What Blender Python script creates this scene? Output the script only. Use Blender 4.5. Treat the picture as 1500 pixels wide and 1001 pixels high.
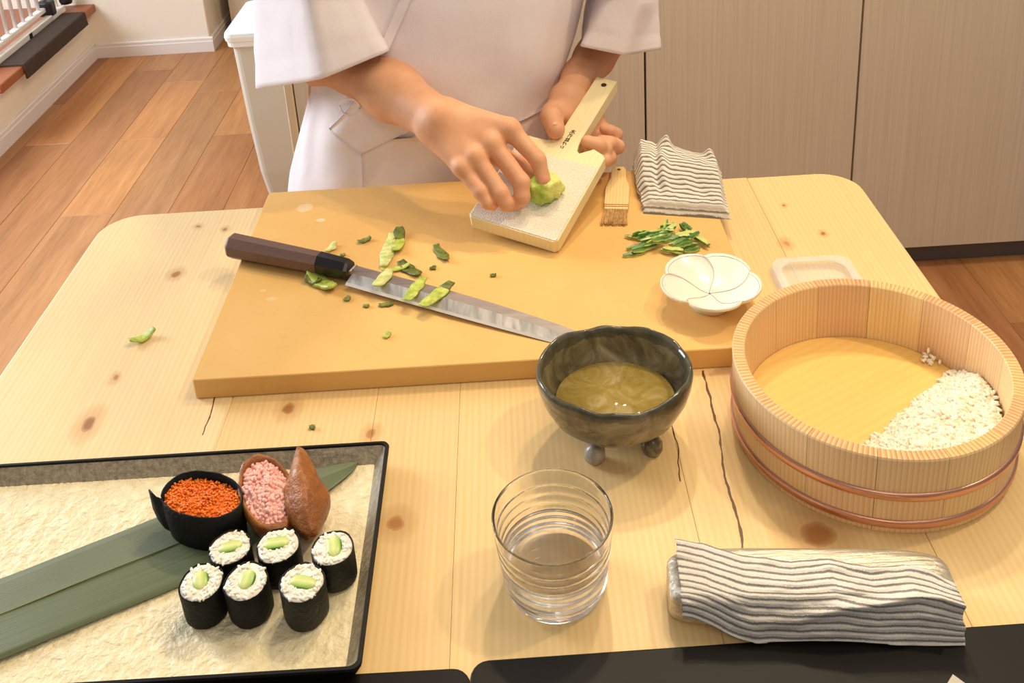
import bpy, bmesh, math, random
import numpy as np
from mathutils import Vector, Matrix, noise as mnoise
R = random.Random(7)
PI = math.pi
SC = bpy.context.scene
COL = SC.collection
for o in list(bpy.data.objects): bpy.data.objects.remove(o)

def lin(h):
    h = h.lstrip('#'); v = [int(h[i:i+2], 16)/255 for i in (0, 2, 4)]
    return tuple(x/12.92 if x <= .04045 else ((x+.055)/1.055)**2.4 for x in v) + (1,)

# ------------------------------------------------------------------ camera
cd = bpy.data.cameras.new('camera'); cam = bpy.data.objects.new('camera', cd); COL.objects.link(cam)
cd.sensor_width = 36; cd.lens = 1470/1500*36; cd.shift_x = .00333; cd.shift_y = -.3003; cd.clip_start = .02
r_, u_, f_ = (Vector(v) for v in ((.9981, -.0192, -.058), (.0611, .3462, .9362), (-.0021, .938, -.3467)))
f_.normalize(); r_ = (r_ - f_*r_.dot(f_)).normalized(); u_ = r_.cross(f_)
cam.matrix_world = Matrix(((r_.x, u_.x, -f_.x, 0), (r_.y, u_.y, -f_.y, 0), (r_.z, u_.z, -f_.z, 1.34), (0, 0, 0, 1)))
SC.camera = cam
# ------------------------------------------------------------------ light
W = bpy.data.worlds.new('world'); SC.world = W; W.use_nodes = True
W.node_tree.nodes['Background'].inputs[0].default_value = (1, .95, .91, 1)
W.node_tree.nodes['Background'].inputs[1].default_value = .27
SC.view_settings.view_transform = 'Standard'; SC.view_settings.look = 'None'
SC.view_settings.gamma = 1; SC.view_settings.exposure = .17
SC.cycles.max_bounces = 20; SC.cycles.transmission_bounces = 20; SC.cycles.glossy_bounces = 8; SC.view_settings.use_curve_mapping = False
def lamp(name, kind, loc, energy, col, size=.1, sizey=None, target=None, spread=None):
    d = bpy.data.lights.new(name, kind); d.energy = energy; d.color = col
    if kind == 'AREA':
        d.size = size
        if sizey: d.shape = 'ELLIPSE'; d.size_y = sizey
        if spread: d.spread = spread
    elif kind == 'SUN': d.angle = size
    else: d.shadow_soft_size = size
    o = bpy.data.objects.new(name, d); COL.objects.link(o); o.location = loc
    if target: o.rotation_euler = (Vector(target)-Vector(loc)).to_track_quat('-Z', 'Y').to_euler()
    return o
for loc, e in (((.22, 1.66, 2.42), 38), ((.52, 1.50, 2.42), 26), ((1.05, .80, 2.35), 34), ((.80, .35, 2.40), 7)):   # warm ceiling spotlights
    lamp('ceiling_spot', 'POINT', loc, e, (1, .78, .50), .045)
lamp('ceiling_light', 'AREA', (.45, 1.0, 2.45), 6, (1, .84, .62), 1.1, .7, (.1, 1.0, .7))
lamp('front_fill', 'AREA', (.1, -.7, 2.4), 6, (1, .86, .70), .9, .6, (-.05, 1.2, .9))  # unseen fill added behind the camera to brighten the white coat
lamp('window_daylight', 'AREA', (-2.6, 2.2, 1.7), 88, (.84, .91, 1), 1.3, 1.5, (-.5, 1.6, .5))

# ------------------------------------------------------------------ materials
class NT:
    def __init__(s, name):
        s.m = bpy.data.materials.new(name); s.m.use_nodes = True; s.t = s.m.node_tree
        s.b = s.t.nodes['Principled BSDF']
    def n(s, kind, **kw):
        x = s.t.nodes.new('ShaderNode'+kind)
        for k, v in kw.items():
            if k[0] == 'i' and k[1:].isdigit(): s.set(x.inputs[int(k[1:])], v)
            elif k in x.inputs.keys(): s.set(x.inputs[k], v)
            else: setattr(x, k, v)
        return x
    def set(s, inp, v):
        if isinstance(v, bpy.types.NodeSocket): s.t.links.new(v, inp)
        elif hasattr(v, 'outputs'): s.t.links.new(v.outputs[0], inp)
        else: inp.default_value = v
    def coord(s, scale=(1, 1, 1), rot=(0, 0, 0), loc=(0, 0, 0), src='Object'):
        t = s.n('TexCoord'); m = s.n('Mapping')
        s.t.links.new(t.outputs[src], m.inputs[0])
        m.inputs['Scale'].default_value = scale; m.inputs['Rotation'].default_value = rot; m.inputs['Location'].default_value = loc
        return m.outputs[0]
    def noise(s, vec, scale=5, detail=3, rough=.5, dist=0):
        return s.n('TexNoise', Vector=vec, Scale=scale, Detail=detail, Roughness=rough, Distortion=dist).outputs[0]
    def ramp(s, fac, stops, interp='LINEAR'):
        x = s.n('ValToRGB'); s.set(x.inputs[0], fac); e = x.color_ramp; e.interpolation = interp
        while len(e.elements) < len(stops): e.elements.new(.5)
        for el, (p, c) in zip(e.elements, stops):
            el.position = p; el.color = lin(c) if isinstance(c, str) else (c if hasattr(c, '__len__') else (c, c, c, 1))
        return x.outputs[0]
    def mix(s, fac, a, b, mode='MIX'):
        x = s.n('Mix', data_type='RGBA', blend_type=mode)
        s.set(x.inputs[0], fac)
        for i, v in ((6, a), (7, b)):
            s.set(x.inputs[i], lin(v) if isinstance(v, str) else v)
        return x.outputs[2]
    def math(s, op, a, b=0.0, c=None):
        x = s.n('Math', operation=op); s.set(x.inputs[0], a); s.set(x.inputs[1], b)
        if c is not None: s.set(x.inputs[2], c)
        return x.outputs[0]
    def col(s, c): s.set(s.b.inputs['Base Color'], lin(c) if isinstance(c, str) else c)
    def bump(s, h, strength=.3, dist=.002):
        x = s.n('Bump'); s.set(x.inputs['Height'], h); x.inputs['Strength'].default_value = strength
        x.inputs['Distance'].default_value = dist; s.t.links.new(x.outputs[0], s.b.inputs['Normal'])
    def p(s, **kw):
        for k, v in kw.items(): s.set(s.b.inputs[k.replace('_', ' ')], v)
        return s

def simple(name, c, rough=.5, bump=0, bscale=200, var=0, vscale=8, **kw):
    k = NT(name); k.p(Roughness=rough, **kw)
    if var:
        n = k.noise(k.coord(), vscale, 4, .6)
        c1 = lin(c); lo = tuple(x*(1-var) for x in c1[:3])+(1,); hi = tuple(min(1, x*(1+var)) for x in c1[:3])+(1,)
        k.col(k.ramp(n, [(.3, lo), (.7, hi)]))
    else: k.col(c)
    if bump: k.bump(k.noise(k.coord(), bscale, 3), bump, .002)
    return k.m

def sep(k, vec):
    x = k.n('SeparateXYZ'); k.set(x.inputs[0], vec); return x.outputs
def wood(name, c1, c2, dark, axis='y', fine=1.0, rough=.5, knots=(), cracks=(), rnd=.12, bands=38, contrast=.5):
    """wood grain running along axis; c1/c2 light and dark rings"""
    k = NT(name); st = {'x': (1, 16, 16), 'y': (16, 1, 16), 'z': (16, 16, 1)}[axis]
    oi = k.n('ObjectInfo')
    v0 = k.coord()
    off = k.n('Combine'+'XYZ'); 
    for i in range(3): k.set(off.inputs[i], k.math('MULTIPLY', oi.outputs['Random'], 3.1+i))
    va = k.n('VectorMath', operation='ADD'); k.set(va.inputs[0], v0); k.set(va.inputs[1], off)
    vec = va.outputs[0]
    mp = k.n('Mapping'); k.set(mp.inputs[0], vec); mp.inputs['Scale'].default_value = st
    warp = k.noise(mp, .9*fine, 2)
    w = k.n('TexWave', wave_type='BANDS', bands_direction={'x': 'Y', 'y': 'X', 'z': 'X'}[axis], wave_profile='SIN')
    mp2 = k.n('Mapping'); k.set(mp2.inputs[0], vec)
    mp2.inputs['Scale'].default_value = {'x': (.12, 1, .6), 'y': (1, .12, .6), 'z': (1, 1, .12)}[axis]
    k.set(w.inputs['Vector'], mp2); w.inputs['Scale'].default_value = bands*fine; w.inputs['Distortion'].default_value = 7
    w.inputs['Detail'].default_value = 2; w.inputs['Detail Scale'].default_value = .25
    fib = k.noise(mp, 14*fine, 4, .65)
    mp3 = k.n('Mapping'); k.set(mp3.inputs[0], vec); mp3.inputs['Scale'].default_value = {'x': (2.5, 150, 90), 'y': (150, 2.5, 90), 'z': (150, 150, 2.5)}[axis]
    stk = k.noise(mp3, 1.0, 3, .55)
    f = k.math('ADD', k.math('ADD', k.math('MULTIPLY', w.outputs['Fac'], contrast*.55), k.math('MULTIPLY', fib, .3)), k.math('MULTIPLY', stk, .28))
    c = k.ramp(f, [(.2, c1), (.62, c2), (.95, dark)])
    c = k.mix(k.math('MULTIPLY', warp, .35), c, c1)
    hsv = k.n('HueSaturation'); k.set(hsv.inputs['Color'], c)
    k.set(hsv.inputs['Value'], k.math('ADD', k.math('MULTIPLY', oi.outputs['Random'], rnd), 1-rnd/2))
    c = hsv.outputs[0]
    if knots or cracks:
        geo = k.n('NewGeometry'); P = sep(k, geo.outputs['Position'])
        wob = k.noise(geo.outputs['Position'], 60, 2)
        wb = k.math('MULTIPLY', k.math('SUBTRACT', wob, .5), .008)
        for (x, y, a, b, colr) in knots:
            dx = k.math('DIVIDE', k.math('ADD', k.math('SUBTRACT', P[0], x), wb), a)
            dy = k.math('DIVIDE', k.math('ADD', k.math('SUBTRACT', P[1], y), wb), b)
            d = k.math('ADD', k.math('MULTIPLY', dx, dx), k.math('MULTIPLY', dy, dy))
            c = k.mix(k.ramp(d, [(.25, 1.0), (.9, .35), (1.0, 0.0)]), c, colr)
            halo = k.ramp(k.math('MULTIPLY', d, .12), [(.1, .45), (.9, 0.0)])
            c = k.mix(halo, c, '#b9824a')
        wv = k.math('MULTIPLY', k.math('SUBTRACT', k.noise(geo.outputs['Position'], 22, 3), .5), .012)
        for (x0, y0, x1, y1, wd) in cracks:
            t = k.math('DIVIDE', k.math('SUBTRACT', P[1], y0), y1-y0)
            xx = k.math('ADD', k.math('MULTIPLY', t, x1-x0), x0)
            d = k.math('ABSOLUTE', k.math('SUBTRACT', k.math('ADD', P[0], wv), xx))
            msk = k.math('MULTIPLY', k.math('LESS_THAN', d, k.math('MULTIPLY', k.noise(geo.outputs['Position'], 90, 2), wd*1.7)), k.math('LESS_THAN', k.math('ABSOLUTE', k.math('SUBTRACT', t, .5)), .5))
            c = k.mix(msk, c, '#5e3a1c')
    c = k.mix(1.0, c, oi.outputs['Color'], 'MULTIPLY')
    k.col(c); k.p(Roughness=rough); k.bump(fib, .12, .001)
    return k.m

# ------------------------------------------------------------------ mesh helpers
def obj(name, verts, faces, mat=None, parent=None, smooth=True, uvs=None):
    me = bpy.data.meshes.new(name); me.from_pydata([tuple(v) for v in verts], [], [tuple(f) for f in faces]); me.update()
    if smooth: me.polygons.foreach_set('use_smooth', [True]*len(me.polygons))
    if uvs is not None:
        l = me.uv_layers.new(name='UVMap'); idx = np.zeros(len(me.loops), np.int32); me.loops.foreach_get('vertex_index', idx)
        l.data.foreach_set('uv', np.asarray(uvs, np.float32)[idx].ravel())
    if mat: me.materials.append(mat)
    o = bpy.data.objects.new(name, me); COL.objects.link(o)
    if parent: o.parent = parent
    return o
def bobj(name, bm, mat=None, parent=None, smooth=False):
    me = bpy.data.meshes.new(name); bmesh.ops.recalc_face_normals(bm, faces=bm.faces); bm.to_mesh(me); bm.free()
    if smooth: me.polygons.foreach_set('use_smooth', [True]*len(me.polygons))
    if mat: me.materials.append(mat)
    o = bpy.data.objects.new(name, me); COL.objects.link(o)
    if parent: o.parent = parent
    return o
def tag(o, label, cat, group=None, kind=None):
    o['label'] = label
    if cat: o['category'] = cat
    if group: o['group'] = group
    if kind: o['kind'] = kind
    return o
def empty(name, loc=(0, 0, 0), rot=(0, 0, 0)):
    o = bpy.data.objects.new(name, None); COL.objects.link(o); o.location = loc; o.rotation_euler = rot
    o.empty_display_size = .05; return o
def struct(o): o['kind'] = 'structure'; return o
def box(name, lo, hi, mat, parent=None, bev=.002, seg=1):
    bm = bmesh.new(); bmesh.ops.create_cube(bm, size=1)
    for v in bm.verts:
        for i in range(3): v.co[i] = lo[i] if v.co[i] < 0 else hi[i]
    if bev: bmesh.ops.bevel(bm, geom=bm.edges[:], offset=bev, segments=seg, affect='EDGES', profile=.5)
    return bobj(name, bm, mat, parent)
def prism(name, pts, z0, z1, mat, parent=None, bev=0, seg=1, smooth=False):
    bm = bmesh.new(); vs = [bm.verts.new((x, y, z1)) for x, y in pts]; f = bm.faces.new(vs)
    r = bmesh.ops.extrude_face_region(bm, geom=[f])
    for v in r['geom']:
        if isinstance(v, bmesh.types.BMVert): v.co.z = z0
    bm.normal_update()
    if bev:
        es = [e for e in bm.edges if abs(e.verts[0].co.z-e.verts[1].co.z) < 1e-6]
        bmesh.ops.bevel(bm, geom=es, offset=bev, segments=seg, affect='EDGES', profile=.5)
    return bobj(name, bm, mat, parent, smooth)
def rrect(x0, y0, x1, y1, r, n=6, rs=None):
    rs = rs or (r, r, r, r); P = []
    for (cx, cy, a0, rr) in ((x1, y1, 0, rs[0]), (x0, y1, 90, rs[1]), (x0, y0, 180, rs[2]), (x1, y0, 270, rs[3])):
        sx = -1 if cx == x1 else 1; sy = -1 if cy == y1 else 1
        if rr <= 0: P.append((cx, cy)); continue
        for i in range(n+1):
            a = math.radians(a0+90*i/n); P.append((cx+sx*rr+rr*math.cos(a), cy+sy*rr+rr*math.sin(a)))
    return P
def lathe(name, prof, n, mat, parent=None, loc=(0, 0, 0), fn=None, a0=0, a1=2*PI, smooth=True):
    full = abs(a1-a0-2*PI) < 1e-6; V = []; F = []; m = len(prof); cnt = n if full else n+1
    for i in range(cnt):
        a = a0+(a1-a0)*i/n
        for j, (r, z) in enumerate(prof):
            p = (r*math.cos(a), r*math.sin(a), z)
            V.append(fn(p, a, j) if fn else p)
    for i in range(n):
        i2 = (i+1) % cnt
        for j in range(m-1):
            F.append((i*m+j, i2*m+j, i2*m+j+1, i*m+j+1))
    o = obj(name, V, F, mat, parent, smooth); o.location = loc; return o
def loft(name, rings, mat, parent=None, cap=True, smooth=True, uvs=None, closed=True):
    V = [p for r in rings for p in r]; n = len(rings[0]); F = []
    for i in range(len(rings)-1):
        for j in range(n if closed else n-1):
            k = (j+1) % n; F.append((i*n+j, i*n+k, (i+1)*n+k, (i+1)*n+j))
    if cap: F.append(tuple(range(n))[::-1]); F.append(tuple((len(rings)-1)*n+j for j in range(n)))
    return obj(name, V, F, mat, parent, smooth, uvs)
def tube(name, pts, rad, mat, parent=None, n=8, cap=True, flat=1.0, closed=False):
    pts = [Vector(p) for p in pts]; rs = rad if hasattr(rad, '__len__') else [rad]*len(pts); rings = []
    up = Vector((0, 0, 1))
    for i, p in enumerate(pts):
        if closed: t = (pts[(i+1) % len(pts)]-pts[i-1]).normalized()
        else: t = (pts[min(i+1, len(pts)-1)]-pts[max(i-1, 0)]).normalized()
        a = t.cross(up)
        if a.length < .05: a = t.cross(Vector((1, 0, 0)))
        a.normalize(); b = a.cross(t)
        rings.append([p+a*(rs[i]*math.cos(2*PI*j/n))+b*(rs[i]*flat*math.sin(2*PI*j/n)) for j in range(n)])
    if closed: rings.append(rings[0]); cap = False
    return loft(name, rings, mat, parent, cap)
def cr(pts, m):
    """smooth curve through points"""
    P = [np.array(p, float) for p in pts]; P = [2*P[0]-P[1]]+P+[2*P[-1]-P[-2]]; out = []
    for i in range(1, len(P)-2):
        for j in range(m):
            t = j/m; a, b, c, d = P[i-1:i+3]
            out.append(.5*(2*b+(c-a)*t+(2*a-5*b+4*c-d)*t*t+(3*b-a-3*c+d)*t**3))
    out.append(P[-2]); return out
def nz(x, y=0, z=0): return mnoise.noise(Vector((x, y, z)))

# ---- signed distance fields -> one continuous skin (surface nets on a rectilinear grid)
class Field:
    def __init__(s, xs, ys, zs):
        s.x, s.y, s.z = (np.asarray(a, np.float32) for a in (xs, ys, zs))
        s.D = np.full((len(xs), len(ys), len(zs)), .04, np.float32)
    def _sl(s, lo, hi):
        return tuple(slice(max(0, np.searchsorted(a, l)-1), min(len(a), np.searchsorted(a, h)+1)) for a, l, h in zip((s.x, s.y, s.z), lo, hi))
    def cap(s, a, b, ra, rb, k=.004):
        a, b = np.array(a, np.float32), np.array(b, np.float32); pad = max(ra, rb)+.02+k
        sl = s._sl(np.minimum(a, b)-pad, np.maximum(a, b)+pad)
        X, Y, Z = s.x[sl[0]][:, None, None], s.y[sl[1]][None, :, None], s.z[sl[2]][None, None, :]
        d = b-a; L = max(float(d@d), 1e-9)
        t = np.clip(((X-a[0])*d[0]+(Y-a[1])*d[1]+(Z-a[2])*d[2])/L, 0, 1)
        v = np.sqrt((X-a[0]-t*d[0])**2+(Y-a[1]-t*d[1])**2+(Z-a[2]-t*d[2])**2)-(ra+(rb-ra)*t)
        s.D[sl] = smin(s.D[sl], v, k)
    def ell(s, c, r, k=.01, M=None):
        c = np.array(c, np.float32); r = np.array(r, np.float32); pad = max(r)+.03
        sl = s._sl(c-pad, c+pad)
        X, Y, Z = s.x[sl[0]][:, None, None]-c[0], s.y[sl[1]][None, :, None]-c[1], s.z[sl[2]][None, None, :]-c[2]
        if M is not None:
            X, Y, Z = (M[0][i]*X+M[1][i]*Y+M[2][i]*Z for i in range(3))
        q = np.sqrt((X/r[0])**2+(Y/r[1])**2+(Z/r[2])**2)
        v = (q-1)*min(r)
        s.D[sl] = smin(s.D[sl], v, k)
    def chain(s, pts, rad, k=.004):
        for i in range(len(pts)-1): s.cap(pts[i], pts[i+1], rad[i], rad[i+1], k)
    def merge(s, o, k): s.D = smin(s.D, o.D, k)
    def mesh(s):
        D = s.D; nx, ny, nzz = D.shape; S = D < 0
        c = np.zeros((nx-1, ny-1, nzz-1), np.uint8)
        for i in (0, 1):
            for j in (0, 1):
                for k in (0, 1): c += S[i:nx-1+i, j:ny-1+j, k:nzz-1+k]
        act = np.argwhere((c > 0) & (c < 8)); I, J, K = act.T
        ID = np.full(c.shape, -1, np.int32); ID[I, J, K] = np.arange(len(act))
        acc = np.zeros((len(act), 3), np.float64); cnt = np.zeros(len(act))
        G = (s.x, s.y, s.z)
        for ax in range(3):
            o1, o2 = [a for a in range(3) if a != ax]
            for p in (0, 1):
                for q in (0, 1):
                    A = [I, J, K]; off = [0, 0, 0]; off[o1] = p; off[o2] = q
                    ia = [A[t]+off[t] for t in range(3)]; ib = list(ia); ib[ax] = ib[ax]+1
                    da, db = D[tuple(ia)], D[tuple(ib)]; m = (da < 0) != (db < 0)
                    t = np.where(m, da/np.where(m, da-db, 1), 0)
                    P = np.stack([G[u][ia[u]].astype(float) for u in range(3)], 1)
                    P[:, ax] += t*(G[ax][ib[ax]]-G[ax][ia[ax]])
                    acc[m] += P[m]; cnt[m] += 1
        V = acc/cnt[:, None]; F = []
        for ax in range(3):
            o1, o2 = (ax+1) % 3, (ax+2) % 3
            sl0 = [slice(None)]*3; sl1 = [slice(None)]*3; sl0[ax] = slice(0, -1); sl1[ax] = slice(1, None)
            e = np.argwhere(S[tuple(sl0)] != S[tuple(sl1)])
            ok = (e[:, o1] > 0) & (e[:, o2] > 0) & (e[:, o1] < c.shape[o1]) & (e[:, o2] < c.shape[o2]); e = e[ok]
            q = []
            for (a, b) in ((-1, -1), (0, -1), (0, 0), (-1, 0)):
                t = e.copy(); t[:, o1] += a; t[:, o2] += b; q.append(ID[t[:, 0], t[:, 1], t[:, 2]])
            q = np.stack(q, 1); flip = ~S[e[:, 0], e[:, 1], e[:, 2]]
            q[flip] = q[flip][:, ::-1]; F.append(q)
        return V, np.concatenate(F)
def smin(a, b, k):
    if k <= 0: return np.minimum(a, b)
    h = np.clip(.5+.5*(b-a)/k, 0, 1); return b+(a-b)*h-k*h*(1-h)
def fobj(name, fld, mat, parent=None, relax=2):
    V, F = fld.mesh()
    if relax:
        E = np.concatenate([F[:, [0, 1]], F[:, [1, 2]], F[:, [2, 3]], F[:, [3, 0]]])
        for _ in range(relax):
            a = np.zeros_like(V); n = np.zeros(len(V)); np.add.at(a, E[:, 0], V[E[:, 1]]); np.add.at(n, E[:, 0], 1)
            np.add.at(a, E[:, 1], V[E[:, 0]]); np.add.at(n, E[:, 1], 1); V = .5*V+.5*a/np.maximum(n, 1)[:, None]
    return obj(name, V.tolist(), F.tolist(), mat, parent)
# ================================================================== SETTING
def floor_mat(name):
    k = NT(name); oi = k.n('ObjectInfo'); v = k.coord((14, 1, 14))
    off = k.n('VectorMath', operation='ADD'); k.set(off.inputs[0], v)
    cb = k.n('CombineXYZ'); k.set(cb.inputs[0], k.math('MULTIPLY', oi.outputs['Random'], 37)); k.set(cb.inputs[1], k.math('MULTIPLY', oi.outputs['Random'], 11))
    k.set(off.inputs[1], cb)
    f1 = k.noise(off.outputs[0], 1.3, 5, .6, .6); f2 = k.noise(off.outputs[0], 9, 4, .6)
    big = k.noise(k.coord((1.2, 1, 1)), 2.2, 2)
    f = k.math('ADD', k.math('MULTIPLY', f1, .6), k.math('MULTIPLY', f2, .4))
    c = k.ramp(f, [(.28, '#8c5f38'), (.5, '#b07b4b'), (.72, '#c69664')])
    tone = k.mix(1.0, c, k.n('ObjectInfo').outputs['Color'], 'MULTIPLY')
    tone = k.mix(k.ramp(big, [(.42, .0), (.7, .35)]), tone, '#a06c48')
    k.col(tone); k.p(Roughness=.42); k.bump(f2, .06, .001); return k.m
M_floor = floor_mat('floor_oak')
M_dark = simple('floor_gap', '#6a4526', .8)
fl = struct(box('floor', (-2.6, -.6, -.06), (3.2, 4.6, -.0125), M_dark, bev=0))
def plank(x, y0, y1, tone):
    o = box('plank', (x+.0003, y0+.0003, -.0125), (x+.1497, y1-.0003, 0), M_floor, fl, bev=.0007)
    o.color = (*tone, 1)
T = {'m': (1, 1, 1), 'l': (1.28, 1.22, 1.1), 'd': (.82, .74, .76), 'r': (.95, .82, .72), 'y': (1.2, 1.1, .95), 'k': (.86, .8, .78)}
joints = {-1.705: [2.1, 3.2], -1.555: [2.878], -1.405: [1.9, 3.47], -1.255: [2.41, 2.877, 3.343], -1.105: [1.9, 3.23], -.955: [2.87], -.805: [2.2, 2.868, 3.5]}
tones = {-1.555: 'dym', -1.405: 'mkm', -1.255: 'mlym', -1.105: 'lmm', -.955: 'rlm', -.805: 'krlm'}
for i in range(36):
    x = -2.155+.15*i; xr = round(x, 3)
    js = joints.get(xr) or [(.3+.61*((i*7) % 5)) % 1.8+.2, (.3+.61*((i*7) % 5)) % 1.8+2.02]
    ys = [-.3]+js+[4.5]; tn = tones.get(xr)
    for j in range(len(ys)-1): plank(x, ys[j], ys[j+1], T[tn[j]] if tn and j < len(tn) else T[R.choice('mmkrdm')])
def plaster(name, c):
    k = NT(name); n = k.noise(k.coord(), 90, 5, .6); n2 = k.noise(k.coord(), 4, 2)
    k.col(k.mix(k.math('MULTIPLY', n2, .25), c, '#efe6d4')); k.p(Roughness=.9); k.bump(n, .35, .004); return k.m
M_wall = plaster('wall_plaster', '#f6eee0')
M_white = simple('white_trim', '#efe9e6', .45)
struct(box('wall_back', (-2.6, 3.647, 0), (-1.158, 3.80, 2.5), M_wall, bev=.004))
struct(box('wall_back_return', (-1.30, 3.80, 0), (-1.158, 4.5, 2.5), M_wall, bev=0)).name = 'wall_hall'
struct(box('wall_left', (-1.9, 1.2, 0), (-1.61, 3.646, .187), M_wall, bev=0))
struct(box('wall_far', (-1.157, 4.48, 0), (3.2, 4.6, 2.5), M_wall, bev=0))
# skirting boards with a stepped profile
def skirting(name, a, b, nrm, h=.058):
    a, b, nrm = Vector(a), Vector(b), Vector(nrm); prof = [(0, 0), (.012, 0), (.012, h*.72), (.009, h*.76), (.009, h*.94), (.006, h), (0, h)]
    return struct(loft(name, [[p+nrm*d+Vector((0, 0, z)) for d, z in prof] for p in (a, b)], M_white, smooth=False))
skirting('baseboard_back', (-1.598, 3.6465, 0), (-1.1456, 3.6465, 0), (0, -1, 0))
skirting('baseboard_hall', (-1.1575, 4.47, 0), (-1.1575, 3.6466, 0), (1, 0, 0))
skirting('baseboard_left', (-1.6095, 1.3, 0), (-1.6095, 3.6465, 0), (1, 0, 0), .062)
# raised landing with a wooden nosing
M_step = wood('step_wood', '#a2603c', '#8a4a2c', '#6a3420', 'y', 1, .4, rnd=.05)
struct(box('floor', (-2.6, 2.863, .15), (-1.66, 3.646, .2165), M_step, bev=.001)).name = 'floor_landing'
struct(box('trim_1', (-1.70, 2.863, .1875), (-1.57, 3.645, .2183), M_step, bev=.004, seg=2))
# dark stair carpet folded over the nosing
k = NT('stair_carpet'); n = k.noise(k.coord(), 350, 3, .7); k.col(k.ramp(n, [(.3, '#33261f'), (.7, '#54433a')])); k.p(Roughness=1.0); k.bump(n, .5, .003)
M_carpet = k.m
prof = [(-1.647, .2184), (-1.647, .2245), (-1.573, .2245), (-1.566, .2235), (-1.563, .219), (-1.5605, .174), (-1.5665, .174), (-1.5685, .2184)]
tag(loft('stair_mat', [[(x+R.uniform(-.0006, .0006), y, z) for x, z in prof] for y in np.linspace(3.013, 3.532, 22)], M_carpet, smooth=False),
    'dark brown carpet mat folded over the wooden step edge by the baby gate', 'mat')
M_gate = simple('gate_white', '#f1ece8', .35); M_black = simple('black_plastic', '#17171a', .4)
g = tag(empty('baby_gate', (-1.665, 3.3, .2183)), 'white metal baby gate with round bars and black latch on the raised step', 'gate')
def gpart(o): o.parent = g; o.matrix_parent_inverse = Matrix.Translation((1.665, -3.3, -.2183)); return o
gpart(box('base_rail', (-1.675, 2.90, .2183), (-1.650, 3.575, .243), M_gate, bev=.002))
gpart(box('lower_rail', (-1.694, 2.90, .255), (-1.668, 3.50, .272), M_gate, bev=.003))
gpart(box('upper_rail', (-1.694, 2.90, .93), (-1.668, 3.50, .955), M_gate, bev=.003))
for i in range(10): gpart(tube('bar', [(-1.681, 3.489-.0612*i, .265), (-1.681, 3.489-.0612*i, .94)], .0065, M_gate, n=10))
gpart(box('gate_post', (-1.70, 3.545, .2183), (-1.672, 3.57, .98), M_gate, bev=.003))
gpart(box('latch', (-1.700, 3.455, .236), (-1.646, 3.497, .292), M_black, bev=.008, seg=2))
gpart(lathe('stop_knob', [(0, -.02), (.02, -.018), (.024, -.006), (.024, .006), (.018, .016), (0, .018)], 16, M_black, None, (-1.655, 3.60, .258)))
k = NT('label_print'); k.col(k.ramp(k.noise(k.coord((1, 60, 200)), 3, 2), [(.45, '#b9b4ae'), (.55, '#e6e2dc')])); k.p(Roughness=.5)
gpart(box('label', (-1.6502, 3.29, .2225), (-1.6492, 3.46, .2405), k.m, bev=0))
gpart(box('size_mark', (-1.6502, 3.262, .222), (-1.6488, 3.284, .241), M_black, bev=0))
# ---------------------------------------------------------------- kitchen counter units
def greige(name):
    k = NT(name); v = k.coord((130, 130, 1.6)); n = k.noise(v, 1.2, 4, .7); n2 = k.noise(k.coord((9, 9, .3)), 1.5, 2)
    oi = k.n('ObjectInfo')
    c = k.ramp(n, [(.25, '#c6b7a1'), (.5, '#d2c4ae'), (.75, '#dacdb9')])
    c = k.mix(k.math('MULTIPLY', n2, .3), c, '#c8b8a2'); k.col(c); k.p(Roughness=.5); k.bump(n, .06, .001); return k.m
M_gre = greige('greige_woodgrain'); M_carc = simple('cabinet_gap_dark', '#2a2622', .8); M_plinth = simple('plinth_grey', '#5f5752', .5)
M_top = simple('counter_top', '#d9d2c6', .35)
def unit(x0, x1, label):
    t = tag(empty('kitchen_cabinet', ((x0+x1)/2, 2.15, 0)), label, 'cabinet')
    def P(o): o.parent = t; o.matrix_parent_inverse = Matrix.Translation((-(x0+x1)/2, -2.15, 0)); return o
    P(box('carcass', (x0, 1.949, .058), (x1, 2.38, 1.02), M_carc, bev=0))
    P(box('door', (x0+.0022, 1.93, .057), (x1-.0022, 1.9485, 1.02), M_gre, bev=.0012))
    P(box('plinth', (x0, 1.962, 0), (x1, 2.36, .0575), M_plinth, bev=0))
unit(-.4605, .2752, 'wide greige woodgrain cabinet front directly behind the person in white')
unit(.2752, .7235, 'greige woodgrain cabinet front behind the striped towel and pine table corner')
unit(.7235, 1.35, 'greige woodgrain cabinet front whose grey plinth shows above the dark floor')
t = box('end_panel', (-.478, 1.925, 0), (-.4608, 2.38, 1.02), simple('end_panel_wood', '#d8c4a2', .5, var=.1, vscale=3))
tag(t, 'pale wood end panel seen in the gap between white bin and apron', 'panel')
tag(box('worktop', (-.49, 1.90, 1.0205), (1.4, 2.42, 1.055), M_top, bev=.003), 'long pale kitchen worktop resting on the greige cabinets', 'worktop')
h = tag(empty('tall_cupboard', (-.75, 4.0, 0)), 'tall beige cupboard standing past the end of the plaster wall', 'cupboard')
def P(o): o.parent = h; o.matrix_parent_inverse = Matrix.Translation((.75, -4.0, 0)); return o
P(box('carcass', (-1.10, 3.77, .05), (-.35, 4.4, 2.1), M_gre, bev=.003)); P(box('plinth', (-1.08, 3.80, 0), (-.36, 4.3, .05), M_carc, bev=0)); P(box('door', (-1.097, 3.75, .055), (-.353, 3.769, 2.09), M_gre, bev=.002))
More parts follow.
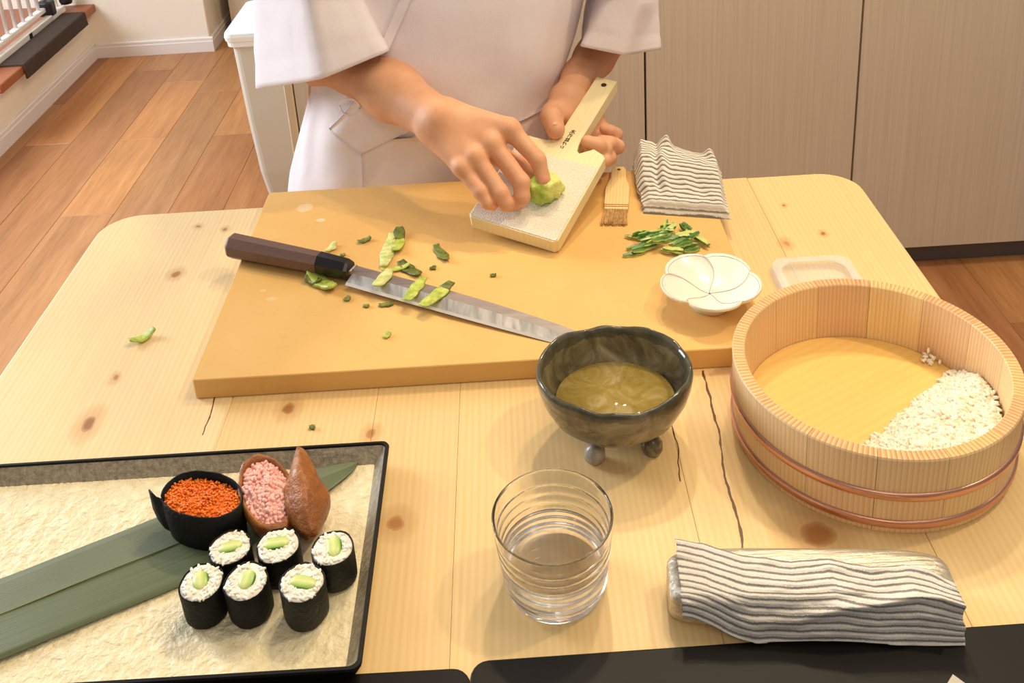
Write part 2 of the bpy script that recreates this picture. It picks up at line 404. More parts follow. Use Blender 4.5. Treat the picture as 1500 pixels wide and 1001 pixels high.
# white pedal bin
b = tag(empty('waste_bin', (-.55, 2.53, 0)), 'slim pale grey waste bin with a white lid beside the kitchen', 'bin')
def P(o): o.parent = b; o.matrix_parent_inverse = Matrix.Translation((.55, -2.53, 0)); return o
M_bin = simple('bin_body', '#d2cdbf', .5); M_lid = simple('bin_lid', '#f3f6f4', .35)
def brect(i, z, r=.02): return [(x, y, z) for x, y in rrect(-.718+i, 2.40+i*.6, -.38-i, 2.665-i*.6, r, 4)]
P(loft('body', [brect(.035, .0), brect(.03, .03), brect(.021, .094), brect(.012, .25), brect(.004, .466)], M_bin, smooth=False))
P(loft('lid', [brect(-.002, .462), brect(-.006, .464), brect(-.007, .476), brect(-.010, .479), brect(-.012, .490), brect(-.010, .4995), brect(.02, .503)], M_lid, smooth=False))

# ================================================================== TABLE
KN = [(-.4007, .7333, .006, .011, '#7a4f30'), (-.2209, .7372, .0055, .008, '#8d5a2e'), (-.3905, .9681, .005, .0065, '#9a6038'), (-.3937, 1.0702, .0028, .004, '#a0683e'),
      (-.3579, 1.0598, .003, .004, '#a0683e'), (-.3985, .795, .003, .005, '#b07848'), (-.112, .600, .007, .008, '#a9713a'), (.205, .566, .014, .012, '#9a5f2c'), (.3362, .9715, .003, .0035, '#9c6038'),
      (.3098, 1.0366, .002, .0025, '#8a7040'), (.29, .955, .004, .006, '#d29a58'), (-.142, .70, .004, .006, '#b27a44')]
CK = [(-.2915, .77, -.293, .71, .0007), (.158, .755, .147, .555, .0011), (.1185, .69, .1155, .625, .0006)]
M_pine = wood('pine_board', '#ebcf98', '#dfba7c', '#ca985a', 'y', 1, .42, KN, CK, .10, 56, .32)
M_pine2 = wood('pine_leg', '#ecd3a3', '#dfbd84', '#c99c60', 'z', 1, .5)
tb = tag(empty('dining_table', (-.05, .70, 0)), 'pale pine plank table with rounded corners under the cutting board', 'table')
def P(o): o.parent = tb; o.matrix_parent_inverse = Matrix.Translation((.05, -.70, 0)); return o
X0, X1, Y0, Y1 = -.5161, .4134, .30, 1.1087
sx = [X0, -.2757, -.1415, -.066, .117, .283, X1]
for i in range(6):
    a, c = sx[i]+(.0001 if i else 0), sx[i+1]-(.0001 if i < 5 else 0)
    pk_ = P(prism('plank', rrect(a, Y0, c, Y1, 0, 8, (.045 if i == 5 else 0, .045 if i == 0 else 0, .045 if i == 0 else 0, .045 if i == 5 else 0)), .694, .72, M_pine, bev=.0022 if i in (0, 5) else .0003, seg=2))
    pk_.color = ((1.04, 1.07, 1.20, 1), (1, .97, .93, 1), (.97, .94, .88, 1), (.98, .95, .90, 1), (1, .99, .95, 1), (1.02, 1.03, 1.0, 1))[i]
for x in (X0+.05, X1-.05):
    for y in (Y0+.05, Y1-.12): P(box('leg', (x-.028, y-.028, 0), (x+.028, y+.028, .6935), M_pine2, bev=.004))
P(box('apron', (X0+.07, Y1-.125, .61), (X1-.07, Y1-.105, .6935), M_pine2, bev=.001)); P(box('apron', (X0+.07, Y0+.04, .61), (X1-.07, Y0+.06, .6935), M_pine2, bev=.001))
# black place mats along the near edge
M_lac = simple('black_lacquer', '#0a0806', .5, var=.3, Specular_IOR_Level=.25, vscale=3)
m1 = prism('placemat', rrect(-.0517, .315, .352, .4795, .012, 5), .7202, .7232, M_lac, bev=.0012, seg=2)
tag(m1, 'long black lacquered place mat under the hanging edge of striped cloth', 'placemat')
m1.rotation_euler = (0, 0, .010); m1.location = (.0045, .0005, 0)
m2 = prism('placemat', rrect(-.46, .315, -.0545, .4748, .012, 5), .7202, .7232, M_lac, bev=.0012, seg=2)
tag(m2, 'black lacquered place mat partly under the sushi platter', 'placemat')
m2.rotation_euler = (0, 0, -.006)
# cutting board
k = NT('board_synthetic'); n = k.noise(k.coord(), 7, 4, .6); n2 = k.noise(k.coord(), 160, 3, .6); n3 = k.noise(k.coord((1, 8, 1)), 22, 3)
c = k.ramp(n, [(.3, '#dbab60'), (.7, '#e4b870')]); c = k.mix(k.ramp(n2, [(.62, 0.0), (.75, .25)]), c, '#c08e4e')
c = k.mix(k.ramp(n3, [(.66, 0.0), (.72, .18)]), c, '#c99a5e')
P0 = sep(k, k.n('NewGeometry').outputs['Position'])
def spot(x, y, a, b2, amt, colr, c):
    wob = k.math('MULTIPLY', k.math('SUBTRACT', k.noise(k.coord(), 70, 3), .5), 1.6)
    dx = k.math('DIVIDE', k.math('SUBTRACT', P0[0], x), a); dy = k.math('DIVIDE', k.math('SUBTRACT', P0[1], y), b2)
    d = k.math('ADD', k.math('ADD', k.math('MULTIPLY', dx, dx), k.math('MULTIPLY', dy, dy)), wob)
    return k.mix(k.ramp(d, [(.5, amt), (1.0, 0.0)]), c, colr)
c = spot(-.2603, 1.062, .010, .012, .45, '#f0e0c0', c); c = spot(-.236, 1.031, .006, .004, .5, '#f3e6cc', c); c = spot(-.2619, .8786, .006, .004, .3, '#f0d9a8', c); c = spot(-.2744, .8942, .004, .003, .3, '#f0d9a8', c)
k.col(c); k.p(Roughness=.5); k.bump(n2, .1, .001); M_board = k.m
bd = prism('cutting_board', rrect(-.3116, .7575, .2218, 1.1058, .004, 3), .7203, .7413, M_board, bev=.0008, seg=1)
bd.rotation_euler = (0, 0, math.radians(-.0095))
tag(bd, 'large tan synthetic cutting board lying across the pine table', 'cutting board')
ZB = .7414
# ================================================================== KITCHENWARE
# ---- knife
kn = tag(empty('sashimi_knife', (-.18, .905, ZB)), 'long slender kitchen knife with dark octagonal handle lying on the board', 'knife')
def P(o, e=kn): o.parent = e; o.matrix_parent_inverse = Matrix.Translation(-e.location); return o
M_rose = wood('rosewood', '#6b5044', '#5b4136', '#46302a', 'x', 1.6, .4, rnd=0, contrast=.12); M_horn = simple('black_horn', '#15120f', .3)
a, b2 = Vector((-.3215, .9625, .7565)), Vector((-.2165, .9175, .7555)); ax = (b2-a).normalized(); sd = Vector((-ax.y, ax.x, 0)).normalized(); up = ax.cross(sd)*-1
if up.z < 0: up = -up
def octa(c, r, rz): 
    return [c+sd*(r*math.cos(PI/8+PI/4*i))+up*(rz*math.sin(PI/8+PI/4*i)) for i in range(8)]
P(loft('handle', [octa(a, .0120, .0125), octa(a+ax*.003, .0140, .0142), octa(b2, .0118, .0125)], M_rose, smooth=False))
c2 = Vector((-.1850, .9035, .7545))
P(loft('collar', [octa(b2+ax*.0002, .0121, .0128), octa(c2, .0112, .0118), octa(c2+ax*.003, .0095, .010)], M_horn, smooth=False))
def steel(name, c, rough, sc):
    k = NT(name); n = k.noise(k.coord(sc), 6, 4, .65); k.col(k.ramp(n, [(.3, c[0]), (.7, c[1])])); k.p(Metallic=1.0, Roughness=k.ramp(n, [(.3, rough), (.7, rough+.12)])); return k.m
M_flat = steel('blade_flat', ('#9a9493', '#b4adab'), .45, (3, 30, 3)); M_bev = steel('blade_bevel', ('#c4beb4', '#e6e0d6'), .36, (30, 4, 3)); M_edge = simple('blade_edge', '#e6e0d4', .3, Metallic=.3)
sp = cr([(-.1796, .9130, .7535), (-.0625, .8515, .7512), (.0263, .8000, .7480), (.0640, .7735, .7450), (.0770, .7610, .7430)], 6)
sh = cr([(-.1795, .8960, .7545), (-.0621, .8357, .7520), (.0255, .7880, .7480), (.0620, .7660, .7448), (.0765, .7603, .7430)], 6)
eg = cr([(-.1855, .8885, .7492), (-.0621, .8225, .7470), (.0255, .7795, .7440), (.0605, .7618, .7427), (.0760, .7597, .7424)], 6)
ee = [e+(e-s)/np.linalg.norm(e-s)*.0028+np.array((0, 0, -.0008)) for e, s in zip(eg, sh)]
dz = np.array((0, 0, .0034))
blade = P(loft('blade', [[s, h2, np.array((s[0], s[1], max(s[2]-.0032, .7417)))] for s, h2 in zip(sp, sh)], M_flat, smooth=False))
loft('blade_bevel', [[h2, e, np.array((h2[0], h2[1], max(h2[2]-.0024, .7417)))] for h2, e in zip(sh, eg)], M_bev, blade, smooth=False)
loft('cutting_edge', [[e, x, np.array((e[0], e[1], max(e[2]-.0007, .7417)))] for e, x in zip(eg, ee)], M_edge, blade, smooth=False)
P(loft('tang_neck', [[Vector(c2)+ax*.001+sd*s*.005+up*t*.0017 for s, t in ((-1, -1), (1, -1), (1, 1), (-1, 1))], [Vector((-.1790, .9055, .7530))+sd*s*.0068+up*t*.0017 for s, t in ((-1, -1), (1, -1), (1, 1), (-1, 1))]], M_flat, smooth=False))
# ---- grater, tilted, near edge on the board
Agr = Vector((-.06, .9755, .7673))
Mgr = Matrix(((.8789, .4739, -.0552), (-.4691, .8373, -.2808), (-.0869, .2727, .9582)))
gr = empty('wasabi_grater'); gr.matrix_world = Matrix.Translation(Agr) @ Mgr.to_4x4()
tag(gr, 'pale wooden paddle grater with a gritty white face held tilted over the board', 'grater')
def G(u, v, w=0): return Agr+Mgr @ Vector((u, v, w))
M_gw = wood('grater_wood', '#f3e3b4', '#e9d397', '#d5b877', 'y', 1.2, .5, rnd=0, bands=40, contrast=.22)
OL = [(0, .004), (.004, 0), (.1044, 0), (.1084, .004), (.1084, .137), (.1045, .1415), (.0904, .147), (.083, .140), (.0771, .1345), (.073, .138), (.0712, .147), (.0702, .165), (.0706, .2715), (.0427, .2715), (.0417, .165),
      (.0402, .149), (.0365, .1445), (.031, .1425), (.004, .142), (0, .138)]
gbody = prism('body', OL, -.0171, 0, M_gw, gr, bev=.0008, seg=2)
k = NT('rasp_skin'); n = k.n('TexVoronoi', Vector=k.coord(), Scale=620).outputs[0]; k.col(k.ramp(n, [(0, '#fbf6e6'), (.6, '#e2d8c2')])); k.p(Roughness=.75); k.bump(n, .55, .0012)
prism('rasp', rrect(.0015, .0015, .1069, .119, .003, 3), .00005, .0009, k.m, gr, bev=.0003)
M_burn = simple('burned_mark', '#4a2a12', .8)
bm = bmesh.new()
def stroke(bm, p, q, w, z):
    d = Vector((q[0]-p[0], q[1]-p[1])); L = d.length; d /= L; nn = Vector((-d.y, d.x))*w/2
    vs = [bm.verts.new((x, y, z)) for x, y in ((p[0]-nn.x, p[1]-nn.y), (q[0]-nn.x, q[1]-nn.y), (q[0]+nn.x, q[1]+nn.y), (p[0]+nn.x, p[1]+nn.y))]
    bm.faces.new(vs)
for gi, (strokes) in enumerate(([((-2, 1.5), (2, 1.5)), ((0, 2.4), (0, -2.4)), ((-.3, .6), (-2.2, -1.8)), ((.3, .6), (2.2, -1.8))], [((-1.5, 2), (1.8, 1.2)), ((-.5, 2.2), (-1.6, -2)), ((0, .5), (1.8, -.4)), ((1.2, .2), (.4, -2))],
        [((-2, 1), (2, 1.3)), ((-1.8, -.6), (1.8, -.4)), ((-.6, 2.2), (-.8, -2)), ((.9, 2), (1.0, -2)), ((-2, -2), (2, -1.8))], [((-1, 2), (-.6, -2)), ((-2, .6), (1, .8)), ((.8, 1), (1.6, -1.4))], [((-1.4, 1.2), (-.2, -1)), ((1.2, 1.6), (.9, -1.2)), ((-.4, 1.6), (.5, 1.4))])):
    for s0, s1 in strokes:
        c = (.0555-.0004*gi, .1655-.0072*gi); stroke(bm, (c[0]+s0[0]*.0015, c[1]+s0[1]*.0015), (c[0]+s1[0]*.0015, c[1]+s1[1]*.0015), .0010, .00025)
bobj('burned_mark', bm, M_burn, gbody)
lathe('hanging_hole', [(.0036, .0003), (.003, .0001), (0, .0001)], 16, simple('hole_dark', '#3c2a16', .9), gbody, (.0578, .259, 0))
# ---- wasabi root held by the fingers
def blob(name, c, r, mat, parent=None, seed=0, amp=.15, fr=40, sub=4, M=None, fn=None):
    bm = bmesh.new(); bmesh.ops.create_icosphere(bm, subdivisions=sub, radius=1)
    for v in bm.verts:
        d = v.co.copy(); s = 1+amp*mnoise.noise(d*fr+Vector((seed, seed*2, 0))); p = Vector((d.x*r[0]*s, d.y*r[1]*s, d.z*r[2]*s))
        if fn: p = fn(p, d)
        v.co = (M @ p if M else p)
    o = bobj(name, bm, mat, parent, True); o.location = c; return o
k = NT('wasabi_flesh'); v = k.coord(); n = k.noise(v, 60, 4, .65); n2 = k.noise(v, 22, 2)
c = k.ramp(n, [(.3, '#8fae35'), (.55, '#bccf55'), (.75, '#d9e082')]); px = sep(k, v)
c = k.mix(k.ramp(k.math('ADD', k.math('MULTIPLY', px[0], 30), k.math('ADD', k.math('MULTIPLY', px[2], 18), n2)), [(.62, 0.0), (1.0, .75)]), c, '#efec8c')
k.col(c); k.p(Roughness=.45, Subsurface_Weight=.0); k.bump(n, .9, .006)
ws = blob('wasabi_root', (.0262, .9900, .7895), (.0205, .0190, .0185), k.m, None, 3, .30, 2.4, 4)
tag(ws, 'bright green wasabi root being rubbed on the white grater face', 'wasabi')
# ---- pastry brush
br = tag(empty('pastry_brush', (.112, 1.03, ZB)), 'small flat wooden brush with tan bristles beside the grater', 'brush')
br.rotation_euler = (0, 0, math.radians(-9))
ol = [(-.0135, -.0255), (.0135, -.0255), (.0142, -.010), (.0142, .022), (.0125, .034), (.0095, .046), (.0085, .070), (.0060, .0765), (-.0060, .0765), (-.0085, .070), (-.0095, .046), (-.0125, .034), (-.0142, .022), (-.0142, -.010)]
bh = prism('handle', ol, .0012, .0068, wood('brush_wood', '#ecd199', '#dcb878', '#b98f50', 'y', 1.5, .5, rnd=0, bands=60), br, bev=.0008, seg=2)
for yy in (-.0165, -.0205): box('stitching', (-.0137, yy-.0006, .0068), (.0137, yy+.0006, .0072), simple('stitch', '#a87838', .8), bh, bev=0)
lathe('hanging_hole', [(.0022, .00715), (.0018, .0069), (0, .0069)], 12, simple('hole_dark2', '#4c3818', .9), bh, (0, .068, 0))
V = []; F = []
for i in range(170):
    x = R.uniform(-.0128, .0128); z = R.uniform(.0018, .0062); L = R.uniform(.023, .028); dx = x*.12+R.uniform(-.0015, .0015)-.001; w = .00035; z2 = max(.0004, z-R.uniform(.001, .004)); n0 = len(V)
    for (px_, py_, pz_) in ((x, -.0245, z), (x+dx, -.0255-L, z2)):
        V += [(px_-w, py_, pz_), (px_+w, py_, pz_), (px_, py_, pz_+w*1.6)]
    F += [(n0, n0+1, n0+4, n0+3), (n0+1, n0+2, n0+5, n0+4), (n0+2, n0, n0+3, n0+5), (n0+3, n0+4, n0+5)]
o = obj('bristles', V, F, simple('bristle', '#d1aa70', .7, var=.3, vscale=300), br, smooth=False); o['kind'] = 'stuff'
# ---- flower dish
ds = tag(empty('flower_dish', (.178, .825, ZB)), 'small white five-petal flower dish with thin red outlines on the board', 'dish')
k = NT('porcelain'); k.col('#f1ecdc'); k.p(Roughness=.22, Coat_Weight=.3); M_porc = k.m
A0 = math.radians(86)
def dpos(rho, th):
    tw = th-.55*(rho*(1-rho))*2.2
    ph = ((th-A0) % (2*PI/5))/(2*PI/5)                       # 0 at a cusp
    lobe = abs(math.sin(PI*ph))**.55
    rad = .0416+.0074*lobe
    z = .0120+.0160*rho**2+.0012*rho**3*(lobe-.6)+.0016*rho*lobe*(1-rho)*-1
    return Vector((rad*rho*math.cos(tw), rad*rho*math.sin(tw), z))
N = 150; rows = [0.02]+[i/22 for i in range(1, 23)]
V = []; F = []
for r0 in rows: V += [dpos(r0, 2*PI*j/N) for j in range(N)]
for r0, dzz in ((1.012, -.0006), (1.0, -.0026), (.8, -.0035), (.6, -.0038), (.44, -.0042)): V += [dpos(min(r0, 1.0), 2*PI*j/N)*(1 if r0 <= 1 else 1)+Vector((0, 0, dzz)) for j in range(N)]
for (rr, z) in ((.0195, .0065), (.0195, .0004), (.0165, .0), (.016, .006)): V += [Vector((rr*math.cos(2*PI*j/N-.3), rr*math.sin(2*PI*j/N-.3), z)) for j in range(N)]
nr = len(V)//N
for i in range(nr-1):
    for j in range(N): F.append((i*N+j, i*N+(j+1) % N, (i+1)*N+(j+1) % N, (i+1)*N+j))
F.append(tuple(range(N))); dbowl = obj('bowl', V, F, M_porc, ds)
M_red = simple('red_line', '#bd8468', .5)
for q in range(5):
    th = A0+q*2*PI/5
    tube('petal_line', [dpos(t, th)+Vector((0, 0, .0002)) for t in np.linspace(.02, .985, 18)], .00021, M_red, dbowl, 5)
tube('rim_line', [dpos(.955, 2*PI*j/120)+Vector((0, 0, .0001)) for j in range(120)], .00026, simple('rim_line', '#b5a184', .5), dbowl, 4, closed=True)
# ---- green glazed bowl on three feet
bw = tag(empty('tea_bowl', (.0685, .6800, .72)), 'dark green glazed handmade bowl on three feet holding amber liquid', 'bowl')
k = NT('dark_glaze'); v = k.coord(); n = k.noise(v, 26, 5, .65, 1.2); n2 = k.noise(k.coord((1, 1, .35)), 55, 3); z = sep(k, v)[2]
c = k.ramp(n, [(.28, '#38322a'), (.45, '#635941'), (.6, '#8c7f60'), (.75, '#b3a382')])
c = k.mix(k.ramp(k.math('ADD', k.math('MULTIPLY', z, 14), k.math('MULTIPLY', n2, .25)), [(.98, 0.0), (1.12, .65)]), c, '#36392c')
rd = k.n('VectorMath', operation='LENGTH'); cxy = k.n('CombineXYZ'); sp_ = sep(k, v); k.set(cxy.inputs[0], sp_[0]); k.set(cxy.inputs[1], sp_[1]); k.set(rd.inputs[0], cxy)
k.col(c); k.p(Roughness=.2, Coat_Weight=.2); k.bump(n, .25, .003); M_glaze = k.m
def bfn(p, a, j):
    x, y, z = p; w = 1+.022*nz(math.cos(a)*1.6, math.sin(a)*1.6, z*18)*min(1, z/.03)
    zz = z+(.0042*nz(math.cos(a)*2.1+5, math.sin(a)*2.1, 1)+.0012*nz(math.cos(a)*6, math.sin(a)*6, 4))*(max(0, z-.03)/.04)
    return (x*1.06*w, y*.94*w, zz)
pr = [(0, .0125), (.018, .0125), (.030, .0155), (.042, .0225), (.0515, .033), (.0575, .046), (.0603, .058), (.0612, .066), (.0610, .0695), (.0594, .0712), (.0577, .0705), (.0563, .066), (.0552, .057), (.0525, .046), (.047, .034), (.038, .0245), (.026, .019), (.012, .0175), (0, .0172)]
lathe('body', pr, 96, M_glaze, bw, fn=bfn)
for (x, y) in ((-.0205, -.0275), (.0275, -.0225), (.002, .031)):
    blob('foot', (x, y, .0078), (.0085, .0078, .0092), simple('foot_glaze', '#9a9182', .5, var=.35, vscale=90, Coat_Weight=.4) if x < .02 else M_glaze, bw, x, .12, 2, 3, fn=lambda p, d: Vector((p.x*(1+.25*max(0, -d.z)), p.y*(1+.25*max(0, -d.z)), max(p.z, -.0076))))
k = NT('amber_broth'); n = k.noise(k.coord(), 34, 4, .6, 2.5); k.col(k.ramp(n, [(.3, '#b39c48'), (.55, '#cdb468'), (.75, '#e6d4a4')])); k.p(Roughness=.03, IOR=1.33, Transmission_Weight=.4)
lathe('liquid', [(0, .0200), (.03, .0235), (.0415, .033), (.0466, .0405), (.0466, .0408), (0, .0408)], 64, k.m, bw, fn=lambda p, a, j: (p[0]*1.06, p[1]*.94, p[2]))
# ---- drinking glass with water
k = NT('clear_glass'); k.col((.985, .985, .98, 1)); k.p(Roughness=0.0, IOR=1.46, Transmission_Weight=1.0); M_glass = k.m
gl = tag(empty('water_glass', (.0084, .5385, .7202)), 'clear ribbed drinking glass half full of water in front of the green bowl', 'glass')
out = [(0, 0), (.030, 0), (.0345, .0012), (.0360, .0045)]
for i in range(40):
    z = .006+.056*i/39; rr = .0362+.0060*i/39; rib = .00055*math.cos((z-.009)/.0078*2*PI) if z < .052 else 0
    out.append((rr+rib, z))
out += [(.0424, .0632), (.0418, .0638), (.0410, .0632)]
inn = []
for i in range(40):
    z = .062-.053*i/39; rr = .0408-.0058*i/39; rib = .0003*math.cos((z-.009)/.0078*2*PI) if z < .052 else 0
    inn.append((rr-.0005+rib, z))
inn += [(.031, .0075), (.026, .0068), (0, .0066)]
lathe('tumbler', out+inn, 96, M_glass, gl)
k = NT('water'); k.col((1, 1, 1, 1)); k.p(Roughness=0.0, IOR=1.33, Transmission_Weight=1.0)
lathe('water', [(0, .00655), (.026, .00675), (.0312, .0074)]+[(r+.0002, z) for r, z in inn[:40][::-1] if .009 <= z <= .030]+[(.0372, .0302), (.036, .0300), (0, .0300)], 96, k.m, gl)
# ---- clear lid behind the rice tub
k = NT('clear_plastic'); k.col((.98, .98, .96, 1)); k.p(Roughness=.15, IOR=1.45, Alpha=.24); M_clear = k.m
def lr(i, z, r=.016): return [(x, y, z) for x, y in rrect(.257+i, .825+i, .3445-i, .9150-i, r, 5)]
tag(loft('plastic_lid', [lr(.0, .7202), lr(-.0002, .7215), lr(.002, .7305), lr(.0045, .7316), lr(.007, .7300), lr(.010, .7300), lr(.0105, .7290), lr(.006, .7290), lr(.0042, .7302), lr(.0026, .7295), lr(.0008, .7205)], M_clear, smooth=False),
    'clear shallow plastic container lid on the table behind the rice tub', 'lid')
# ---- wooden rice tub: staves, base, copper hoops
CT = Vector((.2795, .6715, .7202))
tubo = tag(empty('rice_tub', CT), 'round wooden sushi rice tub with two copper hoops', 'tub')
def stave_mat():
    k = NT('tub_stave'); oi = k.n('ObjectInfo'); v = k.coord(); s = sep(k, v)
    ang = k.math('ARCTAN2', s[1], s[0]); rad = k.n('VectorMath', operation='LENGTH'); cx = k.n('CombineXYZ'); k.set(cx.inputs[0], s[0]); k.set(cx.inputs[1], s[1]); k.set(rad.inputs[0], cx)
    q = k.n('CombineXYZ'); k.set(q.inputs[0], k.math('MULTIPLY', ang, 22)); k.set(q.inputs[1], k.math('MULTIPLY', rad.outputs['Value'], k.math('ADD', k.math('MULTIPLY', oi.outputs['Random'], 60), 20))); k.set(q.inputs[2], k.math('ADD', k.math('MULTIPLY', s[2], 3), k.math('MULTIPLY', oi.outputs['Random'], 50)))
    n = k.noise(q.outputs[0], 1.6, 3, .6)
    w = k.n('TexWave', wave_type='BANDS', bands_direction='X', wave_profile='SAW'); k.set(w.inputs['Vector'], q); w.inputs['Scale'].default_value = .42; w.inputs['Distortion'].default_value = 1.6; w.inputs['Detail'].default_value = 1
    f = k.math('ADD', k.math('MULTIPLY', w.outputs['Fac'], .55), k.math('MULTIPLY', n, .4))
    c = k.ramp(f, [(.2, '#ecd0a0'), (.6, '#e4bf88'), (.92, '#d6a66c')])
    nn = sep(k, k.n('NewGeometry').outputs['Normal'])
    end = k.ramp(f, [(.3, '#e9c48c'), (.6, '#d69c5c'), (.85, '#b06f35')])
    c = k.mix(k.ramp(nn[2], [(.6, 0.0), (.8, 1.0)]), c, end)
    h = k.n('HueSaturation'); k.set(h.inputs['Color'], c); k.set(h.inputs['Value'], k.math('ADD', k.math('MULTIPLY', oi.outputs['Random'], .13), .93)); k.set(h.inputs['Hue'], k.math('ADD', k.math('MULTIPLY', oi.outputs['Random'], .02), .488))
    k.col(h.outputs[0]); k.p(Roughness=.5); k.bump(f, .08, .001); return k.m
M_stave = stave_mat(); NS = 14; da = 2*PI/NS; sm = None
pr = [(.1015, .002), (.1099, .0), (.1105, .002), (.1126, .0695), (.1118, .0708), (.1030, .0708), (.1022, .0698), (.1003, .014), (.1003, .004), (.1015, .002)]
for i in range(NS):
    if sm is None:
        V = []; F = []; m = len(pr)-1; n = 7
        for a_ in range(n+1):
            a = -da/2+.0016+(da-.0032)*a_/n
            V += [(r0*math.cos(a), r0*math.sin(a), z) for r0, z in pr[:-1]]
        for a_ in range(n):
            for j in range(m): F.append((a_*m+j, (a_+1)*m+j, (a_+1)*m+(j+1) % m, a_*m+(j+1) % m))
        F += [tuple(range(m)), tuple(n*m+j for j in range(m))[::-1]]
        o = obj('stave', V, F, M_stave, tubo, False); sm = o.data
    else:
        o = bpy.data.objects.new('stave', sm); COL.objects.link(o); o.parent = tubo
    o.rotation_euler = (0, 0, da*i+.13)
M_tbase = wood('tub_base', '#f2cb78', '#eabb60', '#d9a048', 'x', .8, .45, rnd=0, bands=46, contrast=.25)
lathe('base', [(0, .004), (.1001, .004), (.1001, .0155), (.099, .0160), (0, .0160)], 72, M_tbase, tubo, smooth=False).rotation_euler = (0, 0, math.radians(28))
k = NT('copper'); k.col('#d3a08a'); k.p(Metallic=1.0, Roughness=.34); M_cop = k.m
def hoop(z, rr): lathe('copper_hoop', [(rr+.0001+.0021*max(0, math.cos(t))**.6, z+.0036*math.sin(t)) for t in np.linspace(-PI/2, PI/2, 9)], 96, M_cop, tubo)
hoop(.0365, .1116); hoop(.0098, .1108)
# ================================================================== SUSHI PLATTER
pl = tag(empty('sushi_platter', (-.31, .57, .7202)), 'long rectangular black-rimmed platter with a crinkled cream surface holding sushi', 'platter')
def P(o, e=pl): o.parent = e; o.matrix_parent_inverse = Matrix.Translation(-e.location); return o
k = NT('crinkled_cream'); v = k.coord(); n = k.noise(v, 260, 3, .6); n2 = k.noise(v, 110, 3, .5, .5); h = k.math('ADD', k.math('MULTIPLY', n, .5), n2)
k.col(k.ramp(n2, [(.3, '#ddcfa6'), (.6, '#ebdfba'), (.8, '#f4ebcf')])); k.p(Roughness=.55); k.bump(h, .6, .005); M_cream = k.m
k = NT('crinkled_grey'); v = k.coord(); n = k.noise(v, 220, 4, .6); k.col(k.ramp(n, [(.3, '#7a7160'), (.7, '#a89e88')])); k.p(Roughness=.35); k.bump(n, .5, .003); M_gwall = k.m
def pr2(i, z, r=.006, x0=-.50, y0=.4665, x1=-.1215, y1=.6705): return [(x, y, z) for x, y in rrect(x0+i, y0+i, x1-i, y1-i, r, 4)]
P(loft('rim', [pr2(.010, .7236, .004), pr2(.004, .7262), pr2(.0, .7362), pr2(.0006, .7378), pr2(.0028, .7380), pr2(.0034, .7366, .004), pr2(.006, .7310, .004)], M_lac, smooth=False, cap=False))
P(loft('inner_wall', [pr2(.00345, .7364, .004), pr2(.0125, .7251, .002)], M_gwall, cap=False, smooth=False))
def grid(name, nx, ny, fn, mat, parent=None, smooth=True, uv=True):
    V = []; U = []
    for j in range(ny+1):
        for i in range(nx+1): V.append(fn(i/nx, j/ny)); U.append((i/nx, j/ny))
    F = [(j*(nx+1)+i, j*(nx+1)+i+1, (j+1)*(nx+1)+i+1, (j+1)*(nx+1)+i) for j in range(ny) for i in range(nx)]
    return obj(name, V, F, mat, parent, smooth, U if uv else None)
P(grid('textured_base', 240, 130, lambda s, t: (-.4885+.3545*s, .4788+.1795*t, .7249+.0006*nz(s*130, t*66, 3)+.0004*nz(s*260, t*130, 8)), M_cream))
P(prism('underside', rrect(-.490, .4765, -.1315, .6605, .004, 3), .7236, .7243, M_lac))
for x in (-.47, -.15):
    P(box('foot', (x-.012, .497, .7202), (x+.012, .505, .7236), M_lac, bev=0)); P(box('foot', (x-.012, .640, .7202), (x+.012, .648, .7236), M_lac, bev=0))
# bamboo leaf
mid = cr([(-.478, .492), (-.43, .516), (-.3872, .5340), (-.33, .562), (-.2726, .5895), (-.215, .6225), (-.1475, .6586)], 12)
def leaf_w(t): return .0385*min(1, (t/.10+.45))*min(1.0, ((1-t)/.30))**.62 if t < 1 else 0
LV = []; n = len(mid); NW = 12; LU = []
for i, m in enumerate(mid):
    t = i/(n-1); d = mid[min(i+1, n-1)]-mid[max(i-1, 0)]; d /= np.linalg.norm(d); pp = np.array((-d[1], d[0])); w = leaf_w(t)+.0004
    for j in range(NW+1):
        s = -1+2*j/NW; q = m+pp*w*s*(.84 if s > 0 else 1.05)
        LV.append((q[0], q[1], .7262+.0022*abs(s)**1.3*(1-.6*t)*(1+.6*nz(t*6, s*1.5))+.0006*math.sin(t*9+s))); LU.append((t, j/NW))
k = NT('bamboo_leaf'); uvn = k.n('UVMap'); s = sep(k, uvn.outputs[0]); cb = k.n('CombineXYZ'); k.set(cb.inputs[0], k.math('MULTIPLY', s[0], 1.5)); k.set(cb.inputs[1], k.math('MULTIPLY', s[1], 60))
n1 = k.noise(cb.outputs[0], 1.5, 3); n2 = k.noise(k.coord(), 40, 3)
c = k.ramp(n1, [(.3, '#56613f'), (.7, '#6b7451')]); c = k.mix(k.ramp(s[1], [(.5, 0.0), (.54, .55)]), c, '#7d8570'); c = k.mix(k.math('MULTIPLY', n2, .3), c, '#4a5238')
k.col(c); k.p(Roughness=.42); k.bump(n1, .25, .001)
lf = obj('bamboo_leaf', LV, [(i*(NW+1)+j, i*(NW+1)+j+1, (i+1)*(NW+1)+j+1, (i+1)*(NW+1)+j) for i in range(n-1) for j in range(NW)], k.m, None, True, LU)
sm_ = lf.modifiers.new('thick', 'SOLIDIFY'); sm_.thickness = .0004
tag(lf, 'long dark green bamboo leaf lying across the cream platter under the sushi', 'leaf')
tube('midrib', [(m[0], m[1], .7268) for m in mid[:-4]], [.0007*(1-i/len(mid))+.0002 for i in range(len(mid)-4)], simple('midrib', '#77804f', .5), lf, 6)
